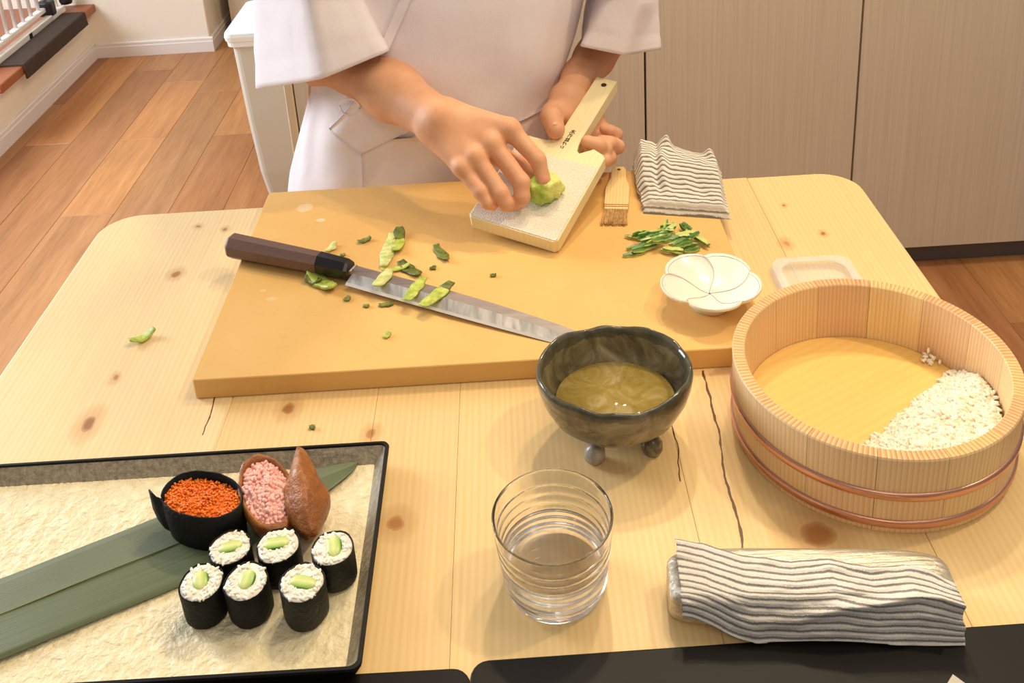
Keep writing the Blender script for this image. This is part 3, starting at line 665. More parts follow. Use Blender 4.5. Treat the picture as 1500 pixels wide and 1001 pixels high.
# ---- grain scatter
def ico(sub=1):
    bm = bmesh.new(); bmesh.ops.create_icosphere(bm, subdivisions=sub, radius=1); V = np.array([v.co[:] for v in bm.verts]); bm.verts.index_update()
    F = np.array([[v.index for v in f.verts] for f in bm.faces]); bm.free(); return V, F
ICO1, ICO2 = ico(1), ico(2)
def scatter(name, items, mat, parent=None, base=ICO1, smooth=True):
    Vs, Fs = [], []; b, f = base
    for i, (p, d, r) in enumerate(items):
        d = Vector(d).normalized(); a = d.orthogonal().normalized(); c = d.cross(a); M = np.array([d, a, c])*np.array(r)[:, None]
        Vs.append(b@M+np.array(p)); Fs.append(f+i*len(b))
    o = obj(name, np.concatenate(Vs).tolist(), np.concatenate(Fs).tolist(), mat, parent, smooth); return o
def rdir(flat=.35): return (R.uniform(-1, 1), R.uniform(-1, 1), R.uniform(-flat, flat))
k = NT('cooked_rice'); oi = k.noise(k.coord(), 300, 1); k.col(k.ramp(oi, [(.3, '#f0e8d6'), (.7, '#faf5e8')])); k.p(Roughness=.38, Subsurface_Weight=.0, Coat_Weight=.15); M_rice = k.m
M_nori = simple('nori', '#0b0d09', .6, .4, 380, .5, 300, Specular_IOR_Level=.25); M_nori2 = simple('nori_crinkled', '#14160f', .6, .7, 260, .6, 160)
k = NT('cucumber'); s = sep(k, k.coord()); k.col(k.ramp(k.math('ADD', k.math('MULTIPLY', s[1], 88), .5), [(.02, '#2e6b1e'), (.13, '#9cc256'), (.5, '#dbe19a'), (.9, '#b5cd6a')])); k.p(Roughness=.35); M_cuc = k.m
def roll(x, y, r, h, ang, lbl, seed, tilt=(0, 0), sz=(0.0082, 0.0051), nori=M_nori, off=(0, 0)):
    t = tag(empty('cucumber_roll', (x, y, .7268), (tilt[0], tilt[1], 0)), lbl, 'sushi', 'cucumber rolls on the platter')
    def rr(a): return r*(1+.055*nz(math.cos(a)*1.3+seed*3.7, math.sin(a)*1.3, seed)+.02*math.cos(4*a+seed))
    n = 48
    ring = lambda f, z: [(rr(2*PI*j/n)*f, ) and (rr(2*PI*j/n)*f*math.cos(2*PI*j/n), rr(2*PI*j/n)*f*math.sin(2*PI*j/n), z+.0006*nz(j*.9, seed, z*50)) for j in range(n)]
    loft('nori', [ring(.93, .0), ring(.985, .001), ring(1.0, .006), ring(.995, h*.6), ring(1.0, h-.001), ring(.985, h), ring(.95, h-.0006), ring(.94, h-.004)], nori, t, cap=False)
    rb = loft('rice', [ring(.93, .0005), ring(.94, h-.003), ring(.91, h-.0006), ring(.5, h-.0002), ring(.02, h-.0001)], M_rice, t)
    it = []
    for _ in range(80):
        a = R.uniform(0, 2*PI); q = rr(a)*.90*math.sqrt(R.uniform(.03, 1)); px, py = q*math.cos(a), q*math.sin(a)
        lx = (px-off[0])*math.cos(ang)+(py-off[1])*math.sin(ang); ly = -(px-off[0])*math.sin(ang)+(py-off[1])*math.cos(ang)
        if (lx/(sz[0]+.0008))**2+(ly/(sz[1]+.0008))**2 < 1: continue
        s = R.uniform(.85, 1.1); it.append(((px, py, h-.0004+R.uniform(-.0003, .0003)), rdir(.2), (.0027*s, .0014*s, .00115*s)))
    o = scatter('rice_grains', it, M_rice, rb); o['kind'] = 'stuff'
    m = 28
    prof = lambda f, z: [(sz[0]*f*math.copysign(abs(math.cos(a))**.9, math.cos(a)), sz[1]*f*(math.sin(a) if math.sin(a) > 0 else math.sin(a)*1.15), z) for a in (2*PI*j/m for j in range(m))]
    o = loft('cucumber', [prof(1, h-.006), prof(1, h+.0003), prof(.94, h+.0009), prof(.4, h+.0011)], M_cuc, t); o.location = (off[0], off[1], 0); o.rotation_euler = (0, 0, ang)
    return t
rl = 'cucumber roll '
roll(-.2255, .5560, .0154, .0262, .25, rl+'in the back row, nearest the orange roe boat', 1, sz=(0.0086, 0.0045), off=(.0005, .0003))
roll(-.1905, .5550, .0158, .0262, .12, rl+'in the back row with dark green skin showing below the cucumber', 2, sz=(0.0094, 0.0051), off=(-.0012, .002))
roll(-.1500, .5490, .0153, .0272, PI/2+.2, rl+'standing rightmost by the platter rim, cucumber upright', 3, sz=(0.0088, 0.0051), nori=M_nori2, off=(.001, .001))
roll(-.2375, .5265, .0152, .0290, PI/2+.35, rl+'at the front left, standing on the leaf edge', 4, (.05, .0), sz=(0.0073, 0.0051), off=(-.0008, .0012))
roll(-.2060, .5250, .0153, .0295, PI/2-.12, rl+'in the middle of the front row', 5, (.06, 0), sz=(0.0073, 0.0053), off=(.0006, .001))
roll(-.1668, .5205, .0156, .0300, -.22, rl+'at the front right, standing apart with lengthwise cucumber', 6, (.05, .02), sz=(0.0094, 0.0047), nori=M_nori2, off=(.001, .0))
# ---- roe boat wrapped in seaweed
gk = tag(empty('roe_boat_sushi', (-.2560, .5985, .7268), (0, 0, math.radians(-20))), 'seaweed boat sushi filled with bright orange roe', 'sushi')
n = 72; A_, B_ = .0335, .0190
def og(a, f=1.0): return (A_*f*math.copysign(abs(math.cos(a))**.85, math.cos(a)), B_*f*math.sin(a))
rings = []
seq = [math.radians(212+354*j/n) for j in range(n+1)]
def top(a): return .0335+.0045*max(0, math.sin(a))+.0010*nz(a*3, 2)
seaw = []
path = [(-.0405, -.0090), (-.0365, -.0105), (-.0325, -.0118)]+[og(a) for a in seq[1:]]
for i, (x, y) in enumerate(path):
    d = Vector((path[min(i+1, len(path)-1)][0]-path[max(i-1, 0)][0], path[min(i+1, len(path)-1)][1]-path[max(i-1, 0)][1])).normalized(); nn = Vector((-d.y, d.x))*.0005
    a = math.atan2(y/B_, x/A_); hz = top(a) if i > 3 else .0375-.0012*i; z0 = .0 if i > 3 else .008-.002*i
    f = 1.0-.0
    seaw.append([(x*.95+nn.x, y*.95+nn.y, z0), (x+nn.x, y+nn.y, hz*.5), (x+nn.x, y+nn.y, hz), (x-nn.x, y-nn.y, hz), (x-nn.x, y-nn.y, hz*.5), (x*.95-nn.x, y*.95-nn.y, z0)])
loft('nori', seaw, M_nori, gk)
loft('rice', [[og(2*PI*j/40, f)+(z,) for j in range(40)] for f, z in ((.90, .0005), (.955, .01), (.955, .026), (.4, .028))], M_rice, gk)
it = []
for _ in range(900):
    a = R.uniform(0, 2*PI); q = math.sqrt(R.random())*.94; x, y = og(a, q); z = .0305+.0022*(1-q*q)+.0015*nz(x*90, y*90)+R.uniform(-.0012, .0008)
    it.append(((x, y, z), rdir(1), (.00105,)*3))
k = NT('roe'); k.col(k.ramp(k.noise(k.coord(), 240, 2), [(.3, '#e05f05'), (.7, '#f58a1a')])); k.p(Roughness=.22, Coat_Weight=.2)
loft('roe_bed', [[og(2*PI*j/40, f)+(z,) for j in range(40)] for f, z in ((.94, .027), (.94, .0300), (.6, .0312), (.05, .0318))], k.m, gk)
scatter('roe', it, k.m, gk)['kind'] = 'stuff'
# ---- fried tofu pouches
k = NT('fried_tofu'); v = k.coord(); n = k.noise(v, 90, 5, .65); n2 = k.noise(v, 25, 3)
c = k.ramp(n, [(.28, '#7a431a'), (.5, '#a7662c'), (.75, '#c98a48')]); c = k.mix(k.ramp(n2, [(.4, 0.0), (.65, .75)]), c, '#85491a'); k.col(c); k.p(Roughness=.42, Coat_Weight=.12); k.bump(n, .8, .004); M_tofu = k.m
ia = tag(empty('open_tofu_pouch', (-.2090, .6050, .7268), (0, 0, math.radians(28))), 'open fried tofu pouch filled with pink fish flakes between roe boat and closed pouch', 'sushi')
n = 56
def pouch(f, z, tl): 
    out = []
    for j in range(n):
        a = 2*PI*j/n; x = .0205*f*math.cos(a); y = .0325*f*math.copysign(abs(math.sin(a))**1.1, math.sin(a)); w = 1+.05*nz(math.cos(a)*2, math.sin(a)*2, z*60)
        out.append((x*w, y*w-.002, z+tl*(y/.0325)*.0095+(.0012*nz(a*2.2, 5, z*30) if tl > .5 else 0)))
    return out
loft('pouch', [pouch(.55, 0, 0), pouch(.74, .003, .05), pouch(.92, .012, .3), pouch(1.0, .021, .6), pouch(1.0, .028, .9), pouch(.95, .0312, 1), pouch(.87, .0312, 1), pouch(.83, .028, 1), pouch(.80, .022, 1)], M_tofu, ia)
it = []
for _ in range(520):
    a = R.uniform(0, 2*PI); q = math.sqrt(R.random())*.80; x = .0205*q*math.cos(a); y = .0325*q*math.sin(a)-.002
    z = .0285+.0095*(y/.0325)+.004*(1-(q/.8)**2)+.0012*nz(x*160, y*160); s = R.uniform(.6, 1.25)
    it.append(((x, y, z+R.uniform(-.0015, .001)), rdir(1), (.0021*s, .0017*s, .0014*s)))
k = NT('pink_flakes'); k.col(k.ramp(k.noise(k.coord(), 220, 2), [(.3, '#f2ada2'), (.55, '#f8c6bb'), (.8, '#fde6de')])); k.p(Roughness=.5)
loft('pink_filling', [[(.0205*f*math.cos(a), .0325*f*math.sin(a)-.002, .0275+dz2+.0095*f*math.sin(a)) for a in (2*PI*j/40 for j in range(40))] for f, dz2 in ((.80, -.003), (.80, .0), (.5, .0025), (.05, .0038))], k.m, ia)
scatter('pink_flakes', it, k.m, ia)['kind'] = 'stuff'
pk = Matrix.Rotation(math.radians(16), 3, 'Z')
def pfn(p, d):
    y = p.y; t = (y/.0405+1)/2                                  # 0 near end, 1 far tip
    w = (1-.72*max(0, t-.35)/.65)*(1-.38*max(0, .35-t)/.35)
    x = p.x*w; z = p.z*(1-.45*max(0, t-.5)/.5)*(1-.3*max(0, .3-t)/.3)+.0135*max(0, t-.35)
    x += .0022*nz(y*60, p.z*60, 2); z += .0016*nz(x*70, y*70, 9)
    if z > 0: z *= 1+.25*(1-min(1, abs(x)/.012))
    return Vector((x, y, max(z, -.0185)))
ic = blob('closed_tofu_pouch', (-.1805, .6075, .7455), (.0185, .0425, .0195), M_tofu, None, 11, .10, 2.5, 4, pk, pfn)
tag(ic, 'closed brown fried tofu pouch with a pointed tip beside the pink one', 'sushi')
# ================================================================== RICE IN THE TUB
def heap(x, y):
    s = (x-.250)*.607-(y-.624)*.794+.007*nz(x*45, y*45, 2)+.003*nz(x*120, y*120, 5)
    rr = math.hypot(x-CT.x, y-CT.y)
    if s < 0 or rr > .0985: return None
    q = min(1, s/.030); q = q*q*(3-2*q)
    return .0158+.0035+.015*q+.004*nz(x*60, y*60, 7)*q+.0022*nz(x*150, y*150, 1)
it = []; 
while len(it) < 3000:
    x = CT.x+R.uniform(-.1, .1); y = CT.y+R.uniform(-.1, .1); h = heap(x, y)
    if h is None: continue
    s = R.uniform(.85, 1.1); it.append(((x, y, CT.z+max(.0172, h-abs(R.gauss(0, .0012)))), rdir(.35), (.0032*s, .0017*s, .0014*s)))
k = NT('seasoned_rice'); k.col(k.ramp(k.noise(k.coord(), 160, 2), [(.3, '#f7ead0'), (.7, '#fdf6e4')])); k.p(Roughness=.4, Coat_Weight=.15); M_rice2 = k.m
rh = scatter('sushi_rice', it, M_rice2)
tag(rh, 'heap of white sushi rice against the near side of the wooden tub', 'rice', None, 'stuff')
V = []; F = []; n = 46
idx = {}
for i in range(n+1):
    for j in range(n+1):
        x = CT.x-.1+.2*i/n; y = CT.y-.1+.2*j/n; h = heap(x, y)
        if h is not None: idx[i, j] = len(V); V.append((x, y, CT.z+max(.0165, h-.0010)))
for (i, j) in list(idx):
    q = [(i, j), (i+1, j), (i+1, j+1), (i, j+1)]
    if all(a in idx for a in q): F.append([idx[a] for a in q])
obj('rice_bed', V, F, M_rice2, rh)['kind'] = 'stuff'
it = []
for _ in range(16):
    it.append(((.3545+R.gauss(0, .0035), .7285+R.gauss(0, .0025), CT.z+.0175+abs(R.gauss(0, .0016))), rdir(.4), (.0032, .0015, .0014)))
rc = scatter('rice_clump', it, M_rice2); tag(rc, 'small stray clump of rice at the far inside wall of the tub', 'rice', None, 'stuff')
gs = scatter('rice_grain', [((.3545, .7345, CT.z+.0235), (.2, .3, 1), (.0034, .0016, .0015))], M_rice2); tag(gs, 'single rice grain stuck to the tub wall above the stray clump', 'rice')
# ================================================================== TRIMMINGS ON THE BOARD
def scrap_mat(name, c1, c2, c3):
    k = NT(name); v = k.coord(); n = k.noise(v, 130, 4, .65); k.col(k.ramp(n, [(.3, c1), (.52, c2), (.7, c3)])); k.p(Roughness=.5); k.bump(n, .4, .002); return k.m
M_sg = scrap_mat('peel_green', '#7f9430', '#b3bf4e', '#d5d676'); M_sd = scrap_mat('peel_dark', '#3c3a1c', '#6c7a2a', '#8f8a4a'); M_sl = scrap_mat('peel_light', '#a9b857', '#d0d284', '#e8e4ad')
def scrap(name, p0, p1, w, mat, label, z=ZB, curl=.003, th=.0016, seed=0, dark=None, n=12):
    a, b = Vector(p0), Vector(p1); d = b-a; L = d.length; d.normalize(); s = Vector((-d.y, d.x)); rings = []
    for i in range(n+1):
        t = i/n; c = a+d*(L*t)+s*(.0016*nz(t*3, seed, 1)); ww = 1.22*w*(1+.35*nz(t*4, seed*2.3, 7))*(.45+.55*math.sin(PI*min(1, max(0, .12+t*.8))))/2; h = curl*abs(2*t-1)**2+.0006*nz(t*8, seed)
        zz = z+max(0, h)
        rings.append([(c.x-s.x*ww, c.y-s.y*ww, zz+.0004+curl*.25), (c.x, c.y, zz), (c.x+s.x*ww, c.y+s.y*ww, zz+.0003+curl*.2), (c.x+s.x*ww*.8, c.y+s.y*ww*.8, zz+th+curl*.2), (c.x, c.y, zz+th), (c.x-s.x*ww*.8, c.y-s.y*ww*.8, zz+th+curl*.25)])
    o = tag(loft(name, rings, mat, None), label, 'peel', 'wasabi peelings on the board')
    if dark:
        t0 = dark; i0 = int(n*t0); loft('bark_end', [[Vector(p)+Vector((0, 0, .0004)) for p in r] for r in rings[i0:]], M_sd, o)
    return o
scrap('wasabi_peel', (-.1507, .9218), (-.1476, .9880), .011, M_sl, 'longest pale green wasabi peel standing behind the knife blade', curl=.002, seed=1, dark=.02 and .0 or None)
scrap('wasabi_peel', (-.1385, .9480), (-.1395, .9950), .0115, M_sg, 'wasabi peel with a dark knobby tip lying against the longest peel', curl=.004, seed=2, dark=.62)
scrap('wasabi_peel', (-.1330, .9280), (-.1110, .9010), .0115, M_sd, 'dark brown and green peel behind the blade, pointing at its spine', curl=.003, seed=3)
scrap('wasabi_peel', (-.1520, .9120), (-.1225, .9200), .0075, M_sg, 'yellow-green curl at the foot of the longest peel', curl=.004, seed=4)
scrap('wasabi_peel', (-.1841, .9741), (-.1713, .9826), .0075, M_sd, 'dark leaf-shaped peel lying alone toward the cook', curl=.002, seed=5)
scrap('wasabi_peel', (-.0960, .9560), (-.0829, .9262), .0095, M_sd, 'dark green peel lying alone between the knife and grater', curl=.003, seed=6)
scrap('wasabi_peel', (-.2268, .9133), (-.1985, .8830), .015, M_sg, 'thick bright green peel in front of the black knife collar', curl=.005, th=.004, seed=7)
scrap('wasabi_peel', (-.2285, .9080), (-.2150, .8960), .012, M_sd, 'brown shaggy peel tucked against the thick bright green one', curl=.004, th=.004, seed=17)
scrap('wasabi_peel', (-.1525, .8680), (-.1405, .8960), .0120, M_sl, 'knotted pale peel on the blade nearest the handle', z=.7536, curl=.002, seed=8)
scrap('wasabi_peel', (-.1200, .8435), (-.1045, .8810), .0125, M_sg, 'flat yellow-green peel across the middle of the blade', z=.7527, curl=.001, seed=9, th=.0012)
scrap('wasabi_peel', (-.1030, .8330), (-.0752, .8700), .0130, M_sg, 'long yellow-green peel across the blade with a dark tip', z=.7524, curl=.001, seed=10, th=.0012, dark=.82)
scrap('wasabi_peel', (-.1391, .8020), (-.1335, .8085), .0062, M_sg, 'small oval green bit alone in front of the knife', curl=.001, seed=11)
scrap('wasabi_peel', (-.0368, .8945), (-.0304, .8950), .0045, M_sd, 'tiny green bit alone behind the blade near the grater', curl=.001, seed=12)
scrap('wasabi_peel', (-.1850, .8655), (-.1807, .8717), .0060, M_sd, 'small dark green bit just in front of the blade heel', curl=.001, seed=13)
scrap('wasabi_peel', (-.1647, .8540), (-.1587, .8557), .0045, M_sd, 'tiny flat dark bit on the board before the blade', curl=.0005, seed=14)
scrap('wasabi_peel', (-.1490, .8540), (-.1340, .8560), .0060, M_sd, 'dark scraps in the shadow under the cutting edge', curl=.0008, seed=18)
scrap('wasabi_peel', (-.2165, .9580), (-.2100, .9760), .0080, M_sl, 'pale thin peel with a hair behind the black knife collar', curl=.002, seed=15)
scrap('wasabi_peel', (-.2010, .9510), (-.1960, .9530), .0040, M_sd, 'tiny dark crumb behind the knife collar', curl=.0005, seed=16)
scrap('wasabi_peel', (-.1000, .9130), (-.0950, .9185), .0050, M_sd, 'round dark crumb behind the middle of the blade', curl=.0005, seed=19)
scrap('cucumber_end', (-.3992, .8431), (-.3801, .8609), .0095, M_sg, 'curved green cucumber shaving alone on the bare table', z=.7202, curl=.005, th=.0022, seed=20, dark=None)['category'] = 'cucumber'
scrap('cucumber_end', (-.1975, .7095), (-.1925, .7110), .0050, M_sd, 'tiny green bit on the table in front of the board', z=.7202, curl=.001, seed=21)['category'] = 'cucumber'
# julienned cucumber pile
k = NT('cucumber_strip'); s = sep(k, k.coord()); n = k.noise(k.coord(), 90, 3)
k.col(k.ramp(k.math('ADD', k.math('MULTIPLY', s[2], 170), k.math('ADD', k.math('MULTIPLY', n, .5), .2)), [(.22, '#cbd582'), (.42, '#98b54e'), (.6, '#5b873a'), (.8, '#335624')])); k.p(Roughness=.35); M_strip = k.m
PS = [((.1120, .9535), (.1300, .9450), 0), ((.1285, .9561), (.1410, .9420), .003), ((.1104, .9274), (.1290, .9330), 0), ((.1053, .9152), (.1280, .9200), 0), ((.1160, .9160), (.1420, .9300), .002), ((.1496, .9382), (.1280, .9230), .004),
      ((.1489, .9561), (.1640, .9620), .002), ((.1570, .9480), (.1670, .9690), .003), ((.1740, .9640), (.1790, .9500), .003), ((.1784, .9670), (.1830, .9530), .002), ((.1502, .9273), (.1720, .9360), .006), ((.1560, .9240), (.1836, .9365), .005),
      ((.1836, .9395), (.1985, .9252), .001), ((.1629, .9194), (.1850, .9240), .003), ((.1462, .9200), (.1660, .9105), .001), ((.1674, .9585), (.1560, .9440), .004), ((.1240, .9400), (.1500, .9450), .004), ((.1320, .9330), (.1560, .9420), .007),
      ((.1250, .9260), (.1480, .9360), .006), ((.1400, .9480), (.1640, .9530), .003), ((.1380, .9260), (.1620, .9310), .008), ((.1600, .9350), (.1790, .9290), .007), ((.1680, .9420), (.1840, .9440), .004), ((.1190, .9480), (.1360, .9500), .002), ((.1700, .9160), (.1868, .9200), .0), ((.1480, .9520), (.1640, .9470), .007)]
PS += [((a[0]+R.uniform(-.004, .004), a[1]+R.uniform(-.004, .004)), (b[0]+R.uniform(-.006, .006), b[1]+R.uniform(-.004, .004)), d+.0025) for a, b, d in PS[4:24]]
for i, (p0, p1, dz_) in enumerate(PS):
    a, b = Vector(p0), Vector(p1); L = (b-a).length*1.06; V = []; rings = []; w = R.uniform(.0022, .0034); m = 8
    for q in range(m+1):
        t = q/m; e = (.25+.75*math.sin(PI*(.06+.88*t))**.6); yy = .0016*math.sin(t*PI)*R.choice((-1, 1)); hh = .0015
        rings.append([(L*(t-.5), -w*e+yy*.4, -hh*e), (L*(t-.5), w*e+yy*.4, -hh*e), (L*(t-.5), w*.55*e+yy*.4, hh*e), (L*(t-.5), -w*.55*e+yy*.4, hh*e)])
    o = loft('cucumber_strip', rings, M_strip, None, smooth=False); c = (a+b)/2; o.location = (c.x, c.y, ZB+.0028+dz_*.95)
    o.rotation_euler = (R.choice((0, PI, 1.2, -.9, .4)), R.uniform(-.10, .10) if dz_ else 0, math.atan2(b.y-a.y, b.x-a.x))
    tag(o, 'thin green cucumber strip in the julienned pile beside the flower dish', 'cucumber', 'julienned cucumber strips')
# ================================================================== CLOTHS
def stripe_mat(name, nst, c0='#ece6d8', c1='#75706a', axis=1, duty=.34):
    k = NT(name); uvn = k.n('UVMap'); s = sep(k, uvn.outputs[0]); nn = k.noise(k.coord(), 30, 3); nf = k.noise(k.coord(), 420, 2)
    sc = k.n('VectorMath', operation='MULTIPLY'); k.set(sc.inputs[0], uvn.outputs[0]); sc.inputs[1].default_value = (110, 26, 1) if axis == 1 else (12, 90, 1)
    slub = k.noise(sc.outputs[0], 2, 2)
    x = k.math('ADD', k.math('MULTIPLY', s[axis], nst), k.math('MULTIPLY', k.math('SUBTRACT', nn, .5), .9))
    f = k.math('PINGPONG', x, .5)
    f = k.math('ADD', f, k.math('MULTIPLY', k.math('SUBTRACT', slub, .5), .26))
    c = k.mix(k.ramp(f, [(duty/2-.03, 1.0), (duty/2+.05, 0.0)]), c0, c1); c = k.mix(k.math('MULTIPLY', nf, .18), c, '#b9b2a6')
    k.col(c); k.p(Roughness=.9, Sheen_Weight=.2); k.bump(k.math('ADD', k.math('MULTIPLY', f, 1.2), k.math('MULTIPLY', nf, .5)), .5, .003); return k.m
FL, FR, BR, BL = Vector((.1405, 1.0045)), Vector((.2318, .9800)), Vector((.2380, 1.0620)), Vector((.1440, 1.1180))
def sst(a, b, x): t = min(1, max(0, (x-a)/(b-a))); return t*t*(3-2*t)
def towel(s, t):
    lo = FL.lerp(FR, s); hi = BL.lerp(BR, s); p = lo.lerp(hi, t)
    h = .0085*sst(0, .05, t)+.026*sst(.04, .72, t)*(1-.25*s*sst(.3, 1, t))
    h *= sst(-.02, .10, s)*.75+.25; h *= 1-.75*sst(.93, 1.0, s)*(1-.4*t)
    h += .013*math.exp(-((s-.40)/.055)**2)*sst(.70, .98, t)+.008*math.exp(-((s-.90)/.06)**2)*sst(.7, .98, t)
    h += .0045*math.exp(-((s-.27-.06*t)/.05)**2)*sst(.1, .4, t)-.0035*math.exp(-((s-.20-.08*t)/.035)**2)*sst(.05, .3, t)
    h += .0022*nz(s*5, t*4, 2)*sst(0, .2, t)+.0012*nz(s*14, t*9, 5)
    h *= 1-.95*sst(.985, 1.0, t)
    return (p.x+.0020*nz(t*7, s*2, 9)-.004*sst(.5, 0, s)*math.sin(t*PI), p.y, .7478+max(0, h))
M_st1 = stripe_mat('striped_cotton', 17)
tw = grid('folded_towel', 90, 90, towel, M_st1); tag(tw, 'crumpled grey and white striped towel with pointed folds on the back of the cutting board', 'towel')
def towel_low(s, t):
    lo = FL.lerp(FR, s); hi = BL.lerp(BR, s); p = lo.lerp(hi, .0+t); cx = (s-.5)
    e = min(s, 1-s, t, 1-t); h = .0002+.0062*sst(0, .035, e)
    return (p.x+cx*.004, p.y-.003*(1-t), ZB+h)
grid('lower_fold', 40, 40, towel_low, M_st1, tw)
rim_pts = []
V = []; F = []
ring = [(i/40, 0) for i in range(40)]+[(1, i/40) for i in range(40)]+[(1-i/40, 1) for i in range(40)]+[(0, 1-i/40) for i in range(40)]
for s, t in ring: V.append(towel(s, t))
for s, t in ring: x, y, z = towel(s, t); V.append((x, y, .7462))
n = len(ring); F = [(i, (i+1) % n, n+(i+1) % n, n+i) for i in range(n)]
obj('folded_edge', V, F, stripe_mat('striped_edge', 3), tw, uvs=[(0, .5)]*n+[(0, .05)]*n)
# foil-wrapped container under the lower cloth
BC = Vector((.1800, .5085)); BA = math.radians(-4.5); ca, sa = math.cos(BA), math.sin(BA)
def bl(x, y, z): return (BC.x+x*ca-y*sa, BC.y+x*sa+y*ca, z)
def sup(v, e): return math.copysign(abs(v)**e, v)
k = NT('clear_film_foil'); v = k.coord((3, 60, 60)); n = k.noise(v, 5, 4, .65, 1.0); n2 = k.noise(k.coord(), 130, 3, .6, 1)
k.col(k.ramp(n, [(.3, '#bdb6a4'), (.7, '#f0ead6')])); k.p(Metallic=.7, Roughness=.27); k.bump(k.math('ADD', n, k.math('MULTIPLY', n2, .4)), .4, .004)
rings = []
for i in range(29):
    t = -PI/2+PI*i/28; x = .0955*sup(math.sin(t), .45); f = max(.03, abs(math.cos(t)))**.32
    rings.append([bl(x, .0235*sup(math.cos(a), .55)*f, .7367+(.0162*sup(math.sin(a), .6)*(f if math.sin(a) > 0 else 1)) ) for a in (2*PI*j/40 for j in range(40))])
ct = loft('wrapped_container', rings, k.m); tag(ct, 'shiny film-wrapped oblong container mostly hidden under the striped cloth by the black mat', 'container')
# draped cloth: path length over the container
def drape(s, t):
    x = -.0885+.1805*s
    y0 = float(np.interp(s, [0, .10, .24, .42, .56, .70, .84, .92, 1], [.0185, .0175, .0080, .0030, .0058, -.0015, .0010, -.004, -.013]))   # back edge on top
    yf = -.0215; L = y0-yf+.019+.0185*sst(.0, .28, s)+.001*math.sin(s*9); d = L*t; top = .7551+.0012
    run = y0-yf; r = .010
    if d < run: y, z = y0-d, top
    else:
        q = d-run; a = min(q/r, 1.25)
        y, z = yf-r*math.sin(a)*.62, top-r*(1-math.cos(a))
        if q > 1.25*r: y -= (q-1.25*r)*.20; z -= (q-1.25*r)*.98
    z = max(z, .7238+.0006*t); 
    if z <= .7246: y -= .25*max(0, d-run-.036)
    bulge = .0048*math.exp(-((t-(.80-.42*sst(.25, .95, s)))/.07)**2)*sst(.12, .5, s)
    w = .0013*math.sin(t*24+s*10)*nz(s*4, t*3, 6)+.0022*nz(s*6, t*5, 1)+.0011*nz(s*14, t*12, 4)
    y -= (bulge+max(-.0002, w))*sst(0, .5, t)*.9; z += max(0, w)+bulge*.8
    z += .003*math.exp(-(s/.06)**2)*sst(.35, 0, t)
    x += .0015*nz(t*6, s, 3)+.003*(t-.5)*sst(.85, 1, s)
    return bl(x, y, z)
M_st2 = stripe_mat('striped_cotton_near', 11.5, '#e6dfd2', '#7d7871', 1, .30)
dc = grid('striped_cloth', 150, 90, drape, M_st2); tag(dc, 'grey and white striped cloth draped over the shiny container at the near table edge', 'cloth')
sm_ = dc.modifiers.new('thick', 'SOLIDIFY'); sm_.thickness = .0009; sm_.offset = 1
# folded paper tips at the very front
M_paper = simple('paper', '#cfc7bb', .8)
pp = prism('paper_sleeve', [(.2420, .4380), (.2545, .4500), (.2640, .4380)], .7234, .7242, M_paper); tag(pp, 'pointed tip of a folded paper sleeve on the right black mat', 'paper')

